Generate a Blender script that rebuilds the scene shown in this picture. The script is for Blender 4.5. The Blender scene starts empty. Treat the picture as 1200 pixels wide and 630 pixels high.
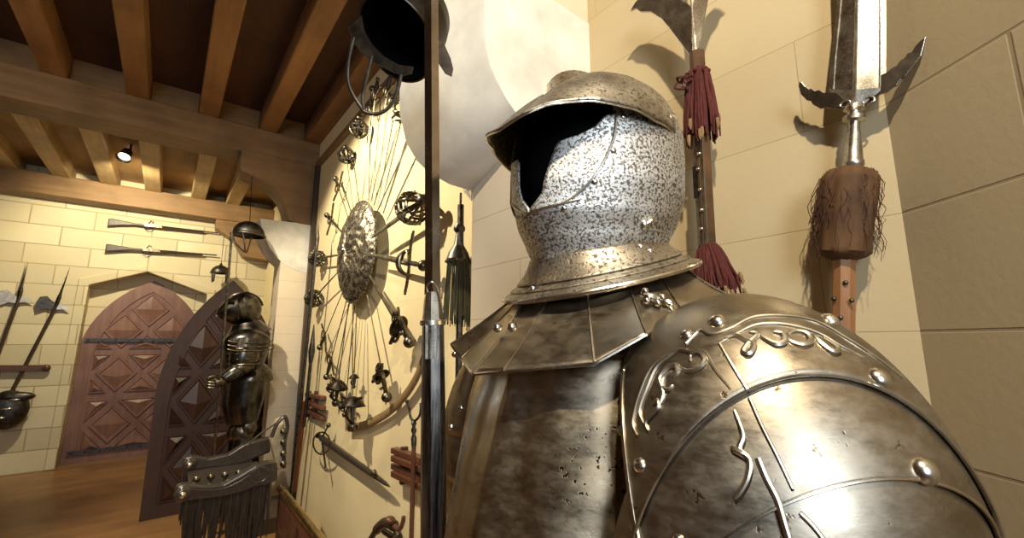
import bpy, bmesh, math, random
from mathutils import Vector, Matrix
random.seed(7)
V = Vector
# ---------------------------------------------------------------- camera, world, lights, exposure
scn = bpy.context.scene
H = 1.6; F = 510.0; YAW = math.radians(38.2); TILT = math.atan(85/510)
cam = bpy.data.objects.new('camera', bpy.data.cameras.new('camera'))
scn.collection.objects.link(cam); scn.camera = cam
cam.location = (0, 0, H)
cam.rotation_euler = (math.pi/2 + TILT, 0, -YAW)
cam.data.sensor_width = 36; cam.data.lens = 36*F/1200; cam.data.clip_start = 0.02; cam.data.clip_end = 60
vs = scn.view_settings
vs.view_transform = 'Standard'; vs.look = 'None'; vs.gamma = 1; vs.use_curve_mapping = False
vs.exposure = 0.15
w = bpy.data.worlds.new('world'); scn.world = w; w.use_nodes = True
w.node_tree.nodes['Background'].inputs[0].default_value = (1.0, .84, .6, 1)
w.node_tree.nodes['Background'].inputs[1].default_value = 0.10

def light(name, kind, loc, target, power, color, size=.1, sy=None, spot=None, blend=.5):
    d = bpy.data.lights.new(name, kind); d.energy = power; d.color = color
    if kind == 'AREA':
        d.size = size
        if sy: d.shape = 'RECTANGLE'; d.size_y = sy
    else: d.shadow_soft_size = size
    if kind == 'SPOT': d.spot_size = math.radians(spot); d.spot_blend = blend
    o = bpy.data.objects.new(name, d); scn.collection.objects.link(o); o.location = loc
    o.rotation_euler = (V(target)-V(loc)).to_track_quat('-Z', 'Y').to_euler()
    return o
light('key_spot', 'SPOT', (-.42, -.62, 3.6), (.75, .55, 1.9), 270, (1, .86, .62), .035, spot=95, blend=.6)
light('bay_spot', 'SPOT', (-.45, 3.2, 3.7), (1.2, 3.55, 1.5), 400, (1, .86, .60), .03, spot=98, blend=.35)
light('far_spot', 'SPOT', (-.62, 6.45, 3.55), (-.2, 8.2, 2.5), 200, (1, .87, .56), .04, spot=125, blend=.6)
light('window_light', 'AREA', (-1.3, -2.3, 2.5), (.45, .3, 1.7), 75, (.78, .89, 1.0), 1.0, 1.5)
light('hall_fill', 'AREA', (-2.2, 3.2, 3.2), (-.5, 5.5, 1.2), 12, (1, .85, .6), 1.2, 1.2)  # added fill for the hall

# ---------------------------------------------------------------- measuring helpers (pixel of the survey -> point on a real surface)
CF = V((math.sin(YAW)*math.cos(TILT), math.cos(YAW)*math.cos(TILT), math.sin(TILT)))
CR = V((math.cos(YAW), -math.sin(YAW), 0)); CU = CR.cross(CF)
CAM = V((0, 0, H))
def ray(x, y): return CF + CR*((x-600)/F) + CU*((315-y)/F)
def at(x, y, ax, v):
    d = ray(x, y); return CAM + d*((v-CAM[ax])/d[ax])
def onX(x, y, X): return at(x, y, 0, X)
def onY(x, y, Y): return at(x, y, 1, Y)
def dep(x, y, D): return CAM + ray(x, y)*D
def on_ell(x, y, C, R):
    d = ray(x, y); o = CAM-V(C)
    d2 = V([d[i]/R[i] for i in range(3)]); o2 = V([o[i]/R[i] for i in range(3)])
    a = d2.dot(d2); b = 2*d2.dot(o2); c = o2.dot(o2)-1; D = b*b-4*a*c
    t = (-b-math.sqrt(max(D, 0)))/(2*a)
    return CAM + d*t

# ---------------------------------------------------------------- scene helpers
ORG = {}
def setp(o, label=None, cat=None, group=None, kind=None):
    if label: o['label'] = label
    if cat: o['category'] = cat
    if group: o['group'] = group
    if kind: o['kind'] = kind
    return o
def thing(name, loc, label, cat, group=None):
    o = bpy.data.objects.new(name, None); scn.collection.objects.link(o)
    o.empty_display_size = .05; o.location = loc; ORG[o.name] = V(loc)
    return setp(o, label, cat, group)

def frame(d, up=V((0, 0, 1))):
    d = d.normalized()
    if abs(d.dot(up)) > .98: up = V((1, 0, 0)) if abs(d.x) < .9 else V((0, 1, 0))
    a = d.cross(up).normalized(); b = a.cross(d).normalized()
    return a, b
class MB:
    def __init__(s): s.v = []; s.f = []
    def add(s, vs_, fs):
        n = len(s.v); s.v += [V(p) for p in vs_]; s.f += [tuple(i+n for i in f) for f in fs]; return s
    def box(s, a, b):
        x0, y0, z0 = a; x1, y1, z1 = b
        return s.add([(x0,y0,z0),(x1,y0,z0),(x1,y1,z0),(x0,y1,z0),(x0,y0,z1),(x1,y0,z1),(x1,y1,z1),(x0,y1,z1)],
                     [(0,3,2,1),(4,5,6,7),(0,1,5,4),(1,2,6,5),(2,3,7,6),(3,0,4,7)])
    def bar(s, p, q, w_, h_, up=V((0, 0, 1))):
        p = V(p); q = V(q); a, b = frame(q-p, V(up)); a = a*w_/2; b = b*h_/2
        return s.add([p-a-b, p+a-b, p+a+b, p-a+b, q-a-b, q+a-b, q+a+b, q-a+b],
                     [(0,1,2,3)[::-1],(4,5,6,7)[::1],(0,1,5,4),(1,2,6,5),(2,3,7,6),(3,0,4,7)])
    def tube(s, pts, r, n=8, cap=True, flat=1.0, up=V((0, 0, 1))):
        pts = [V(p) for p in pts]; m = len(pts); rs = r if isinstance(r, (list, tuple)) else [r]*m
        base = len(s.v); pa = None
        for i, p in enumerate(pts):
            d = (pts[min(i+1, m-1)]-pts[max(i-1, 0)])
            if d.length < 1e-9: d = V((0, 0, 1))
            if pa is None: a, b = frame(d, V(up))
            else:
                d = d.normalized(); a = pa-d*pa.dot(d)
                if a.length < 1e-6: a, b = frame(d, V(up))
                a.normalize(); b = a.cross(d).normalized()
            pa = a
            for k in range(n):
                t = 2*math.pi*k/n
                s.v.append(p + a*math.cos(t)*rs[i] + b*math.sin(t)*rs[i]*flat)
        for i in range(m-1):
            for k in range(n):
                k2 = (k+1) % n
                s.f.append((base+i*n+k, base+i*n+k2, base+(i+1)*n+k2, base+(i+1)*n+k))
        if cap:
            s.f.append(tuple(base+k for k in range(n))[::-1]); s.f.append(tuple(base+(m-1)*n+k for k in range(n)))
        return s
    def grid(s, fn, nu, nv, closeu=False, closev=False):
        base = len(s.v)
        for i in range(nu+1):
            for j in range(nv+1): s.v.append(V(fn(i/nu, j/nv)))
        for i in range(nu):
            for j in range(nv):
                a = base+i*(nv+1)+j
                s.f.append((a, a+1, a+nv+2, a+nv+1))
        return s
    def ball(s, c, r, nu=12, nv=8, sc=(1, 1, 1)):
        c = V(c)
        return s.grid(lambda u, v: c+V((sc[0]*math.sin(math.pi*v)*math.cos(2*math.pi*u), sc[1]*math.sin(math.pi*v)*math.sin(2*math.pi*u), sc[2]*math.cos(math.pi*v)))*r, nu, nv)
    def dome(s, c, nrm, r, h, nu=14, nv=5):
        c = V(c); a, b = frame(V(nrm)); nrm = V(nrm).normalized()
        return s.grid(lambda u, v: c+(a*math.cos(2*math.pi*u)+b*math.sin(2*math.pi*u))*r*math.sin(v*math.pi/2)+nrm*h*math.cos(v*math.pi/2), nu, nv)
    def prism(s, pts, off):
        pts = [V(p) for p in pts]; off = V(off); n = len(pts)
        return s.add(pts+[p+off for p in pts], [tuple(range(n)), tuple(range(n, 2*n))[::-1]]+[(i, i+n, (i+1) % n+n, (i+1) % n) for i in range(n)])
    def lathe(s, p, q, prof, n=24, a=None):
        p = V(p); q = V(q); d = (q-p); 
        ax, b = frame(d)
        return s.grid(lambda u, v: (lambda pr: p+d*pr[0]+(ax*math.cos(2*math.pi*u)+b*math.sin(2*math.pi*u))*pr[1])(lerp_prof(prof, v)), n, max(len(prof)-1, 1)) if False else s._lathe(p, d, ax, b, prof, n)
    def _lathe(s, p, d, ax, b, prof, n):
        base = len(s.v)
        for (t, r) in prof:
            for k in range(n):
                an = 2*math.pi*k/n; s.v.append(p+d*t+(ax*math.cos(an)+b*math.sin(an))*r)
        for i in range(len(prof)-1):
            for k in range(n):
                k2 = (k+1) % n; s.f.append((base+i*n+k, base+i*n+k2, base+(i+1)*n+k2, base+(i+1)*n+k))
        return s
    def build(s, name, mat, parent=None, smooth=True, solid=0, off=0, bevel=0, subd=0, org=None, autos=40, kind=None, label=None, cat=None, group=None):
        o_ = ORG[parent.name] if parent else V(org) if org is not None else V((0, 0, 0))
        me = bpy.data.meshes.new(name); me.from_pydata([tuple(p-o_) for p in s.v], [], s.f)
        bm = bmesh.new(); bm.from_mesh(me); bmesh.ops.remove_doubles(bm, verts=bm.verts, dist=1e-5)
        bmesh.ops.recalc_face_normals(bm, faces=bm.faces); bm.to_mesh(me); bm.free()
        me.materials.append(mat)
        o = bpy.data.objects.new(name, me); scn.collection.objects.link(o)
        if parent: o.parent = parent
        else: o.location = o_
        ORG[o.name] = o_
        if smooth:
            me.polygons.foreach_set('use_smooth', [True]*len(me.polygons))
            try: me.set_sharp_from_angle(angle=math.radians(autos))
            except Exception: pass
        if solid:
            m = o.modifiers.new('s', 'SOLIDIFY'); m.thickness = solid; m.offset = off
        if bevel:
            m = o.modifiers.new('b', 'BEVEL'); m.width = bevel; m.segments = 2; m.limit_method = 'ANGLE'
        if subd:
            m = o.modifiers.new('u', 'SUBSURF'); m.levels = subd; m.render_levels = subd
        return setp(o, label, cat, group, kind)
def bez(pts, n=8):
    """smooth curve through points (Catmull-Rom)"""
    P = [V(p) for p in pts]; out = []
    for i in range(len(P)-1):
        p0 = P[max(i-1, 0)]; p1 = P[i]; p2 = P[i+1]; p3 = P[min(i+2, len(P)-1)]
        for k in range(n):
            t = k/n
            out.append(.5*((2*p1)+(p2-p0)*t+(2*p0-5*p1+4*p2-p3)*t*t+(3*p1-p0-3*p2+p3)*t**3))
    out.append(P[-1]); return out
def interp(tab, x):
    if x <= tab[0][0]: return tab[0][1]
    for (a, b), (c, d) in zip(tab, tab[1:]):
        if x <= c:
            t = (x-a)/(c-a); t = t*t*(3-2*t)*.35+t*.65
            return b+(d-b)*t
    return tab[-1][1]

# ---------------------------------------------------------------- materials
def newmat(name):
    m = bpy.data.materials.new(name); m.use_nodes = True
    nt = m.node_tree; return m, nt, nt.nodes['Principled BSDF']
def coords(nt, scale=(1, 1, 1), rot=(0, 0, 0), loc=(0, 0, 0)):
    tc = nt.nodes.new('ShaderNodeTexCoord'); mp = nt.nodes.new('ShaderNodeMapping')
    mp.inputs['Scale'].default_value = scale; mp.inputs['Rotation'].default_value = rot; mp.inputs['Location'].default_value = loc
    nt.links.new(tc.outputs['Object'], mp.inputs['Vector']); return mp.outputs['Vector']
def noise(nt, vec, scale, detail=4, rough=.55):
    n = nt.nodes.new('ShaderNodeTexNoise'); n.inputs['Scale'].default_value = scale; n.inputs['Detail'].default_value = detail
    n.inputs['Roughness'].default_value = rough; nt.links.new(vec, n.inputs['Vector']); return n.outputs['Fac']
def ramp(nt, fac, stops):
    r = nt.nodes.new('ShaderNodeValToRGB'); e = r.color_ramp.elements
    while len(e) < len(stops): e.new(.5)
    for i, (p, c) in enumerate(stops):
        e[i].position = p; e[i].color = (c, c, c, 1) if isinstance(c, (int, float)) else (*c, 1)
    nt.links.new(fac, r.inputs['Fac']); return r.outputs['Color']
def mix(nt, fac, a, b, mode='MIX'):
    m = nt.nodes.new('ShaderNodeMix'); m.data_type = 'RGBA'; m.blend_type = mode
    for s, v in ((0, fac), (6, a), (7, b)):
        if hasattr(v, 'is_linked') or hasattr(v, 'links'): nt.links.new(v, m.inputs[s])
        else: m.inputs[s].default_value = v if isinstance(v, (int, float)) else (*v, 1)
    return m.outputs[2]
def bump(nt, p, h, strength=.3, dist=.01):
    b = nt.nodes.new('ShaderNodeBump'); b.inputs['Strength'].default_value = strength; b.inputs['Distance'].default_value = dist
    nt.links.new(h, b.inputs['Height']); nt.links.new(b.outputs['Normal'], p.inputs['Normal'])
def wood(name, c1, c2, rough=.6, axis=0, scale=6):
    m, nt, p = newmat(name); sc = [scale*4]*3; sc[axis] = scale*.35
    v = coords(nt, sc); n = noise(nt, v, 1.0, 6, .65)
    n2 = noise(nt, coords(nt), 2.3, 3)
    col = mix(nt, n2, ramp(nt, n, [(.3, c1), (.7, c2)]), tuple(x*.6 for x in c1)); 
    f = ramp(nt, n2, [(.45, 0.0), (.75, .6)])
    col = mix(nt, f, ramp(nt, n, [(.3, c1), (.7, c2)]), tuple(x*.55 for x in c1))
    nt.links.new(col, p.inputs['Base Color']); p.inputs['Roughness'].default_value = rough; bump(nt, p, n, .35, .004); return m
def metal(name, c1, c2, rough=.35, scale=14, pit=None, pits=120, met=1.0, bstr=.15, r2=None, pitamt=(.30, .36), patch=False, fine=False, stretch=None):
    """steel: c1/c2 broad tone variation; pit = colour of corrosion specks"""
    m, nt, p = newmat(name); v = coords(nt, stretch or (1, 1, 1))
    n = noise(nt, v, scale, 5, .6); col = ramp(nt, n, [(.35, c1), (.65, c2)])
    hgt = n
    rr = ramp(nt, n, [(.3, rough), (.75, r2 if r2 else rough*1.35)])
    if pit:
        n3 = noise(nt, v, pits, 3, .6); f = ramp(nt, n3, [(pitamt[0], 1.0), (pitamt[1], 0.0)])
        if patch:
            n4 = noise(nt, v, 9, 2, .5); f = mix(nt, 1.0, f, ramp(nt, n4, [(.5, 0.0), (.62, 1.0)]), 'MULTIPLY')
        col = mix(nt, f, col, pit); rr = mix(nt, f, rr, (.6, .6, .6)); hgt = mix(nt, f, n, (.15, .15, .15))
    nt.links.new(col, p.inputs['Base Color']); nt.links.new(rr, p.inputs['Roughness'])
    p.inputs['Metallic'].default_value = met
    if fine:
        n5 = noise(nt, coords(nt, (1, 1, 2.2)), 38, 7, .7); n6 = noise(nt, v, 5.5, 2, .5)
        rr = mix(nt, .6, rr, ramp(nt, n5, [(.30, rough*.55), (.72, rough*1.9)])); nt.links.new(rr, p.inputs['Roughness'])
        hgt = mix(nt, .35, hgt, n5); hgt = mix(nt, .5, hgt, n6)
        col = mix(nt, ramp(nt, n6, [(.35, 0.0), (.68, .65)]), col, mix(nt, 1.0, col, (.72, .66, .58), 'MULTIPLY')); nt.links.new(col, p.inputs['Base Color'])
    bump(nt, p, hgt, bstr, .004 if fine else .002); return m
def flat(name, c, rough=.7, met=0.0, nscale=30, var=.35, b=.2):
    m, nt, p = newmat(name); n = noise(nt, coords(nt), nscale, 4)
    nt.links.new(ramp(nt, n, [(.25, tuple(x*(1-var) for x in c)), (.75, tuple(min(1, x*(1+var*.6)) for x in c))]), p.inputs['Base Color'])
    p.inputs['Roughness'].default_value = rough; p.inputs['Metallic'].default_value = met; bump(nt, p, n, b, .003); return m
def masonry(name, c1, c2, mort, bw, bh, axes=(1, 2), rot=0, msize=.004, z0=0, y0=0, var=.5, bs=.5, stain=None, rough=.8):
    m, nt, p = newmat(name)
    tc = nt.nodes.new('ShaderNodeTexCoord'); sp = nt.nodes.new('ShaderNodeSeparateXYZ'); cb = nt.nodes.new('ShaderNodeCombineXYZ')
    src = tc.outputs['Object']
    if rot:
        vr = nt.nodes.new('ShaderNodeVectorRotate'); vr.rotation_type = 'Z_AXIS'; vr.inputs['Angle'].default_value = rot
        nt.links.new(src, vr.inputs['Vector']); src = vr.outputs['Vector']
    # slight waviness of the courses
    nt.links.new(src, sp.inputs[0])
    if axes[0] == 3:
        ad = nt.nodes.new('ShaderNodeMath'); nt.links.new(sp.outputs[0], ad.inputs[0]); nt.links.new(sp.outputs[1], ad.inputs[1]); nt.links.new(ad.outputs[0], cb.inputs[0])
    else: nt.links.new(sp.outputs[axes[0]], cb.inputs[0])
    nt.links.new(sp.outputs[axes[1]], cb.inputs[1])
    mp = nt.nodes.new('ShaderNodeMapping'); mp.inputs['Location'].default_value = (y0, -z0, 0); nt.links.new(cb.outputs[0], mp.inputs['Vector'])
    br = nt.nodes.new('ShaderNodeTexBrick'); nt.links.new(mp.outputs[0], br.inputs['Vector'])
    br.inputs['Scale'].default_value = 1; br.inputs['Brick Width'].default_value = bw; br.inputs['Row Height'].default_value = bh
    br.inputs['Mortar Size'].default_value = msize; br.inputs['Mortar Smooth'].default_value = .6; br.inputs['Bias'].default_value = 0
    br.inputs['Color1'].default_value = (*c1, 1); br.inputs['Color2'].default_value = (*c2, 1); br.inputs['Mortar'].default_value = (*mort, 1)
    v = coords(nt); n = noise(nt, v, 3.2, 5, .6); n2 = noise(nt, v, 60, 4, .6)
    col = mix(nt, ramp(nt, n, [(.35, 0.0), (.7, var)]), br.outputs['Color'], stain or tuple(x*.72 for x in c1))
    nt.links.new(col, p.inputs['Base Color']); p.inputs['Roughness'].default_value = rough
    h = mix(nt, .25, br.outputs['Fac'], n2); inv = nt.nodes.new('ShaderNodeInvert'); nt.links.new(br.outputs['Fac'], inv.inputs['Color'])
    h = mix(nt, .3, inv.outputs[0], n2); bump(nt, p, h, bs, .006); return m

M = {}
M['far_stone'] = masonry('cream_block_stone', (.80, .72, .52), (.62, .55, .39), (.42, .36, .24), .62, .26, axes=(0, 2), msize=.010, var=.35, stain=(.66, .52, .26))
M['bay_plaster'] = masonry('yellow_plaster', (.80, .68, .42), (.78, .66, .40), (.70, .58, .36), 1.4, .62, var=.4, msize=.003, bs=.15, stain=(.70, .56, .32))
M['alcove'] = masonry('tan_ashlar', (.52, .42, .255), (.47, .375, .225), (.37, .29, .17), 1.3, .25, z0=1.62, y0=.3, msize=.002, var=.5, bs=.35, stain=(.44, .34, .18))
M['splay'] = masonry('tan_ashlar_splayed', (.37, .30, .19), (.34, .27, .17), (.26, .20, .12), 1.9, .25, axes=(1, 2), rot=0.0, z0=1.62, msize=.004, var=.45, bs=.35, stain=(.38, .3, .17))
M['pier'] = masonry('pale_pier_stone', (.72, .62, .47), (.70, .60, .46), (.5, .42, .3), .8, .19, z0=1.68, axes=(3, 2), msize=.0025, var=.3, bs=.25)
M['corbel'] = flat('white_plaster', (.76, .73, .66), .8, nscale=6, var=.26, b=.5)
M['corbel_u'] = flat('grey_plaster', (.50, .44, .40), .8, nscale=9, var=.25, b=.35)
M['oak'] = wood('oak_beam', (.19, .105, .043), (.31, .18, .08), .6, 0, 3)
M['oak_y'] = wood('oak_joist', (.22, .10, .035), (.34, .165, .06), .6, 1, 3)
M['oak_pale'] = wood('pale_joist', (.42, .27, .12), (.62, .44, .22), .6, 1, 4)
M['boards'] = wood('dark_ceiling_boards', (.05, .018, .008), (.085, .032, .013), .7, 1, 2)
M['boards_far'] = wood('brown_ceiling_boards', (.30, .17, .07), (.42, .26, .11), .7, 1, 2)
M['floor'] = wood('oak_floor', (.20, .10, .035), (.34, .18, .07), .35, 0, 1.5)
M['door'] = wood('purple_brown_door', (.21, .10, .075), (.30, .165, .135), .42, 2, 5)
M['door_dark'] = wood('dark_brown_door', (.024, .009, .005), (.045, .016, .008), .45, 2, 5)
M['darkwood'] = wood('dark_wood', (.035, .022, .015), (.07, .045, .03), .4, 2, 8)
M['redwood'] = wood('red_wood', (.085, .03, .018), (.15, .06, .033), .4, 1, 8)
M['ashwood'] = wood('orange_shaft', (.22, .095, .035), (.34, .165, .065), .55, 2, 9)
M['helm'] = metal('speckled_helmet_steel', (.62, .60, .56), (.86, .86, .85), .46, 10, pit=(.17, .145, .12), pits=290, pitamt=(.42, .53), bstr=.3)
M['helm_dark'] = metal('browned_helmet_steel', (.26, .22, .17), (.44, .40, .33), .38, 18, pit=(.12, .09, .065), pits=200, pitamt=(.38, .48), bstr=.3)
M['dksteel'] = metal('dark_armour_steel', (.06, .055, .05), (.13, .12, .11), .25, 9, bstr=.08)
M['steel'] = metal('armour_steel', (.27, .225, .165), (.44, .39, .315), .33, 7, pit=(.10, .065, .035), pits=75, pitamt=(.29, .34), bstr=.30, r2=.42, fine=True)
M['breast'] = metal('pitted_breast_steel', (.40, .33, .235), (.58, .50, .38), .32, 7, pit=(.02, .012, .006), pits=120, pitamt=(.37, .40), bstr=.35, r2=.38, patch=True, fine=True)
M['groove'] = metal('tarnished_groove', (.05, .035, .02), (.10, .075, .05), .5, 30, bstr=.1)
M['emboss'] = metal('embossed_steel', (.50, .44, .34), (.66, .60, .50), .28, 20, bstr=.1)
M['rivet'] = metal('rivet_steel', (.55, .50, .42), (.75, .70, .62), .22, 30, bstr=.05)
M['brass'] = metal('brass', (.55, .38, .14), (.75, .55, .24), .25, 20, bstr=.05)
M['blade'] = metal('polearm_blade_steel', (.38, .34, .28), (.62, .58, .50), .26, 25, pit=(.16, .13, .10), pits=260, pitamt=(.34, .46), bstr=.1)
M['spearblade'] = metal('spear_blade_steel', (.24, .20, .16), (.36, .31, .26), .22, 18, bstr=.1)
M['iron'] = metal('dark_iron', (.06, .055, .05), (.13, .12, .11), .35, 30, bstr=.15)
M['swordblade'] = metal('sword_blade_steel', (.12, .11, .08), (.24, .22, .165), .45, 20, bstr=.05)
M['hilt'] = metal('hilt_iron', (.07, .06, .045), (.20, .18, .14), .3, 40, bstr=.1)
M['shield'] = metal('embossed_shield_steel', (.22, .19, .15), (.44, .41, .34), .38, 34, pit=(.04, .03, .02), pits=60, pitamt=(.40, .52), bstr=.7)
M['shaft'] = metal('sheen_streaked_shaft', (.05, .05, .055), (.52, .53, .56), .24, 16, bstr=.5, met=1, stretch=(7, 7, .35))  # silvery highlight streaks along the black shaft are painted into its colour
M['black'] = flat('hollow_shade_black', (.004, .004, .004), .9, var=.1)  # flat black put in for the shade of helmet hollows and eye slit
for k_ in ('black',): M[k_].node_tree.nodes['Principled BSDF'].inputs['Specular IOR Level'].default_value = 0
M['darkiron'] = metal('blackened_iron', (.025, .02, .016), (.05, .042, .035), .4, 30, bstr=.15)
M['maroon'] = flat('maroon_wool', (.085, .012, .009), .9, nscale=80, var=.5)
M['olive'] = flat('dark_green_wool', (.05, .045, .02), .85, nscale=80, var=.5)
M['velvet'] = flat('worn_brown_velvet', (.095, .042, .012), .8, nscale=10, var=.8, b=.4)
M['fray'] = flat('dark_frayed_thread', (.07, .022, .01), .9)
M['hemp'] = flat('pale_thread', (.26, .16, .07), .9)
M['leather'] = flat('tan_brown_band', (.25, .165, .075), .6)  # plain tan-brown colour of the curved band on the yellow wall
M['darkleather'] = flat('dark_leather', (.035, .028, .024), .35)
M['bone'] = flat('pale_carved_wood', (.42, .34, .22), .5)
M['walnut'] = flat('grey_brown_carved_wood', (.045, .036, .032), .22, nscale=40)
M['redpaint'] = flat('red_painted_shaft', (.13, .035, .014), .4)
gl, nt_, p_ = newmat('spot_lens'); p_.inputs['Emission Color'].default_value = (1, .85, .6, 1); p_.inputs['Emission Strength'].default_value = 14; M['lens'] = gl

# ================================================================ SETTING
WR, WP, YF = 1.21, .90, 8.2
NP0, NP1, FP0, FP1 = 1.042, 1.40, 5.20, 5.56
CZ = 4.12
MB().box((-4, -4, -.1), (2.2, 9, 0)).build('floor', M['floor'], smooth=False, kind='structure')
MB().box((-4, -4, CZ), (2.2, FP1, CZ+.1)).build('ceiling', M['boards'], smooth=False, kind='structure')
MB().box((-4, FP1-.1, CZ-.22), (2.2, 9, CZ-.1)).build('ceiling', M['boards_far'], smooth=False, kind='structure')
MB().box((WR, NP0, 0), (WR+.2, 9, CZ)).build('wall_right', M['bay_plaster'], smooth=False, kind='structure')
MB().box((WR, .19, 0), (WR+.2, NP0, CZ)).build('wall_alcove', M['alcove'], smooth=False, kind='structure')
c0 = V((WR, .19, 0)); dd = V((-.58, -.815, 0)).normalized(); nn = V((.815, -.58, 0)).normalized()
c1 = c0+dd*2.6
mb = MB(); mb.prism([c0, c1, c1+nn*.2, c0+nn*.2], (0, 0, CZ)); mb.build('wall_splay', M['splay'], smooth=False, kind='structure')
MB().box((-4.2, -4, 0), (-4, 9, CZ)).build('wall_left', M['oak'], smooth=False, kind='structure')
MB().box((-4, -4.2, 0), (2.2, -4, CZ)).build('wall_back', M['oak'], smooth=False, kind='structure')
# piers
MB().box((WP, NP0, 0), (WR, NP1, CZ)).build('trim_1', M['pier'], smooth=False, bevel=.004, kind='structure', label='pale stone pier behind the helmet')
MB().box((WP, FP0, 0), (WR, FP1, 2.9)).build('trim_2', M['pier'], smooth=False, bevel=.006, kind='structure', label='pale stone pier beside the sunburst wall')
# corbels: quarter-round brackets
def corbel(name, prof_a, prof_b, y0, y1, top, lab):
    root = None
    A = [V((x, y0, z)) for x, z in prof_a]; B = [V((x, y1, z)) for x, z in prof_b]
    mb = MB(); n = len(A)
    ta = V((WR, y0, top)); tb = V((WR, y1, top)); ba = V((WR, y0, A[-1].z)); bb = V((WR, y1, B[-1].z))
    # side faces + top
    mb.add([ta]+A+[ba], [tuple(range(n+2))]); mb.add([tb]+B+[bb], [tuple(range(n+2))[::-1]])
    mb.add([A[0], B[0], tb, ta], [(0, 1, 2, 3)]); mb.add([A[-1], B[-1], bb, ba], [(3, 2, 1, 0)])
    for i in range(n-1): mb.add([A[i], A[i+1], B[i+1], B[i]], [(0, 1, 2, 3)])
    return mb.build(name, M['corbel'], kind='structure', label=lab, autos=35)
pa = [(.705, 2.86), (.703, 2.70), (.705, 2.60), (.709, 2.526), (.725, 2.475), (.75, 2.433), (.795, 2.378), (.838, 2.340), (.90, 2.305), (.97, 2.28)]
pb = [(.60, 2.86), (.588, 2.70), (.582, 2.60), (.582, 2.50), (.586, 2.414), (.617, 2.311), (.66, 2.255), (.71, 2.222), (.80, 2.196), (.90, 2.192)]
corbel('trim_3', pa, pb, NP0-.004, NP1+.004, 2.86, 'big white quarter-round corbel above the helmet')
def q2(x, y): p = onY(x, y, FP0); return (p.x, p.z)
pf = [q2(305, 256), q2(307, 268), q2(310, 278), q2(316, 290), q2(325, 302), q2(335, 311), q2(350, 318), q2(362, 320)]
pf2 = [(x-.02, z) for x, z in pf]
corbel('trim_4', pf, pf2, FP0-.004, FP1+.004, pf[0][1]+.02, 'small white quarter-round corbel on the far pier')

# ceiling timber
def beam(name, a, b, m, lab):
    return MB().box(a, b).build(name, m, smooth=False, bevel=.012, kind='structure', label=lab)
beam('trim_5', (-4, FP0, 3.60), (WR, FP1+.02, 3.90), M['oak'], 'main oak cross beam')
beam('trim_6', (-4, YF-.32, 3.46), (WR, YF, 3.74), M['oak'], 'oak beam along the far wall')
jx = [-1.0-.545*3, -1.0-.545*2, -1.0-.545, -1.0, -.44, .12, .665, 1.13]
for i, x in enumerate(jx):
    beam('trim_%d' % (10+i), (x-.085, .9, 3.90), (x+.085, FP1, 4.14), M['oak_y'], 'brown joist of the near bay')
for i in range(len(jx)):
    beam('trim_%d' % (50+i), (jx[i]+.086, FP0+.05, 3.89), ((jx+[1.30])[i+1]-.086, FP1, 4.13), M['oak'], 'infill block between joists')
for i, x in enumerate([-2.2, -1.75, -1.28, -.82, -.35, .18, .62]):
    beam('trim_%d' % (20+i), (x-.09, FP1, 3.72), (x+.09, YF, 3.92), M['oak_pale'], 'pale joist of the far bay')
# curved oak brace over the far corbel, and the one over the near corbel
def brace(name, pts, y0, y1, lab):
    mb = MB(); mb.prism([V((x, y0, z)) for x, z in pts], (0, y1-y0, 0)); return mb.build(name, M['oak'], smooth=True, bevel=.008, kind='structure', label=lab, autos=30)
br = [q2(283, 200), q2(296, 206), q2(310, 213), q2(321, 221), q2(330, 232), q2(335, 244), q2(338, 258), q2(350, 262)]
brace('trim_7', [(WR, 3.62), (br[0][0]-.02, 3.62), (br[0][0]-.02, br[0][1]+.05)]+br+[(WR, br[-1][1])], FP0-.01, FP1-.05, 'curved oak brace on the far corbel')
brace('trim_8', [(1.19, 3.9), (.55, 3.9), (.62, 3.6), (.72, 3.35), (.82, 3.1), (.84, 2.861), (1.19, 2.861)], NP0+.10, NP1-.06, 'curved oak brace on the near corbel')
beam('trim_9', (-4, NP0+.04, 3.58), (WR, NP1, 3.90), M['oak'], 'near oak cross beam')
brace('trim_40', [(WR, 3.46), (.43, 3.46), (.44, 3.32), (.70, 3.16), (.84, 2.92), (WR, 2.90)], YF-.30, YF-.06, 'oak knee at the far wall')

# far wall with a recessed pointed doorway
def arch_pts(cx, hw, zs, za, n=10, flatness=0.0):
    """left springing -> apex -> right springing of a pointed arch"""
    R = ((za-zs)**2+hw**2)/(2*hw); L = []
    for i in range(n+1):
        th = math.acos(max(-1, min(1, (R-hw)/R)))*i/n
        x = cx-hw+R-R*math.cos(th); z = zs+R*math.sin(th); L.append((x, z))
    Rr = [(2*cx-x, z) for x, z in L[::-1][1:]]
    return L+Rr
dcx, dhw = -.235, .70
op = [(-.93, 0), (-.89, 2.36), (-.30, 2.60), (.44, 2.32), (.48, 0)]     # straight-sided opening under the low arch
wall = [(-4, 0)]+op+[(2.2, 0), (2.2, CZ), (-4, CZ)]
mb = MB(); mb.prism([V((x, YF, z)) for x, z in wall], (0, .25, 0)); mb.build('wall_far', M['far_stone'], smooth=False, kind='structure')
MB().box((-4, YF+.25, 0), (2.2, YF+.4, CZ)).build('wall_far', M['far_stone'], smooth=False, kind='structure')
# moulded stone surround of the doorway
mb = MB(); out = [(-1.03, 0), (-1.0, 2.44), (-.30, 2.70), (.54, 2.40), (.58, 0)]
ring = op+out[::-1]
mb.prism([V((x, YF-.03, z)) for x, z in ring], (0, .06, 0)); mb.build('trim_41', M['far_stone'], smooth=False, bevel=.012, kind='structure', label='moulded stone door surround')

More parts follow.
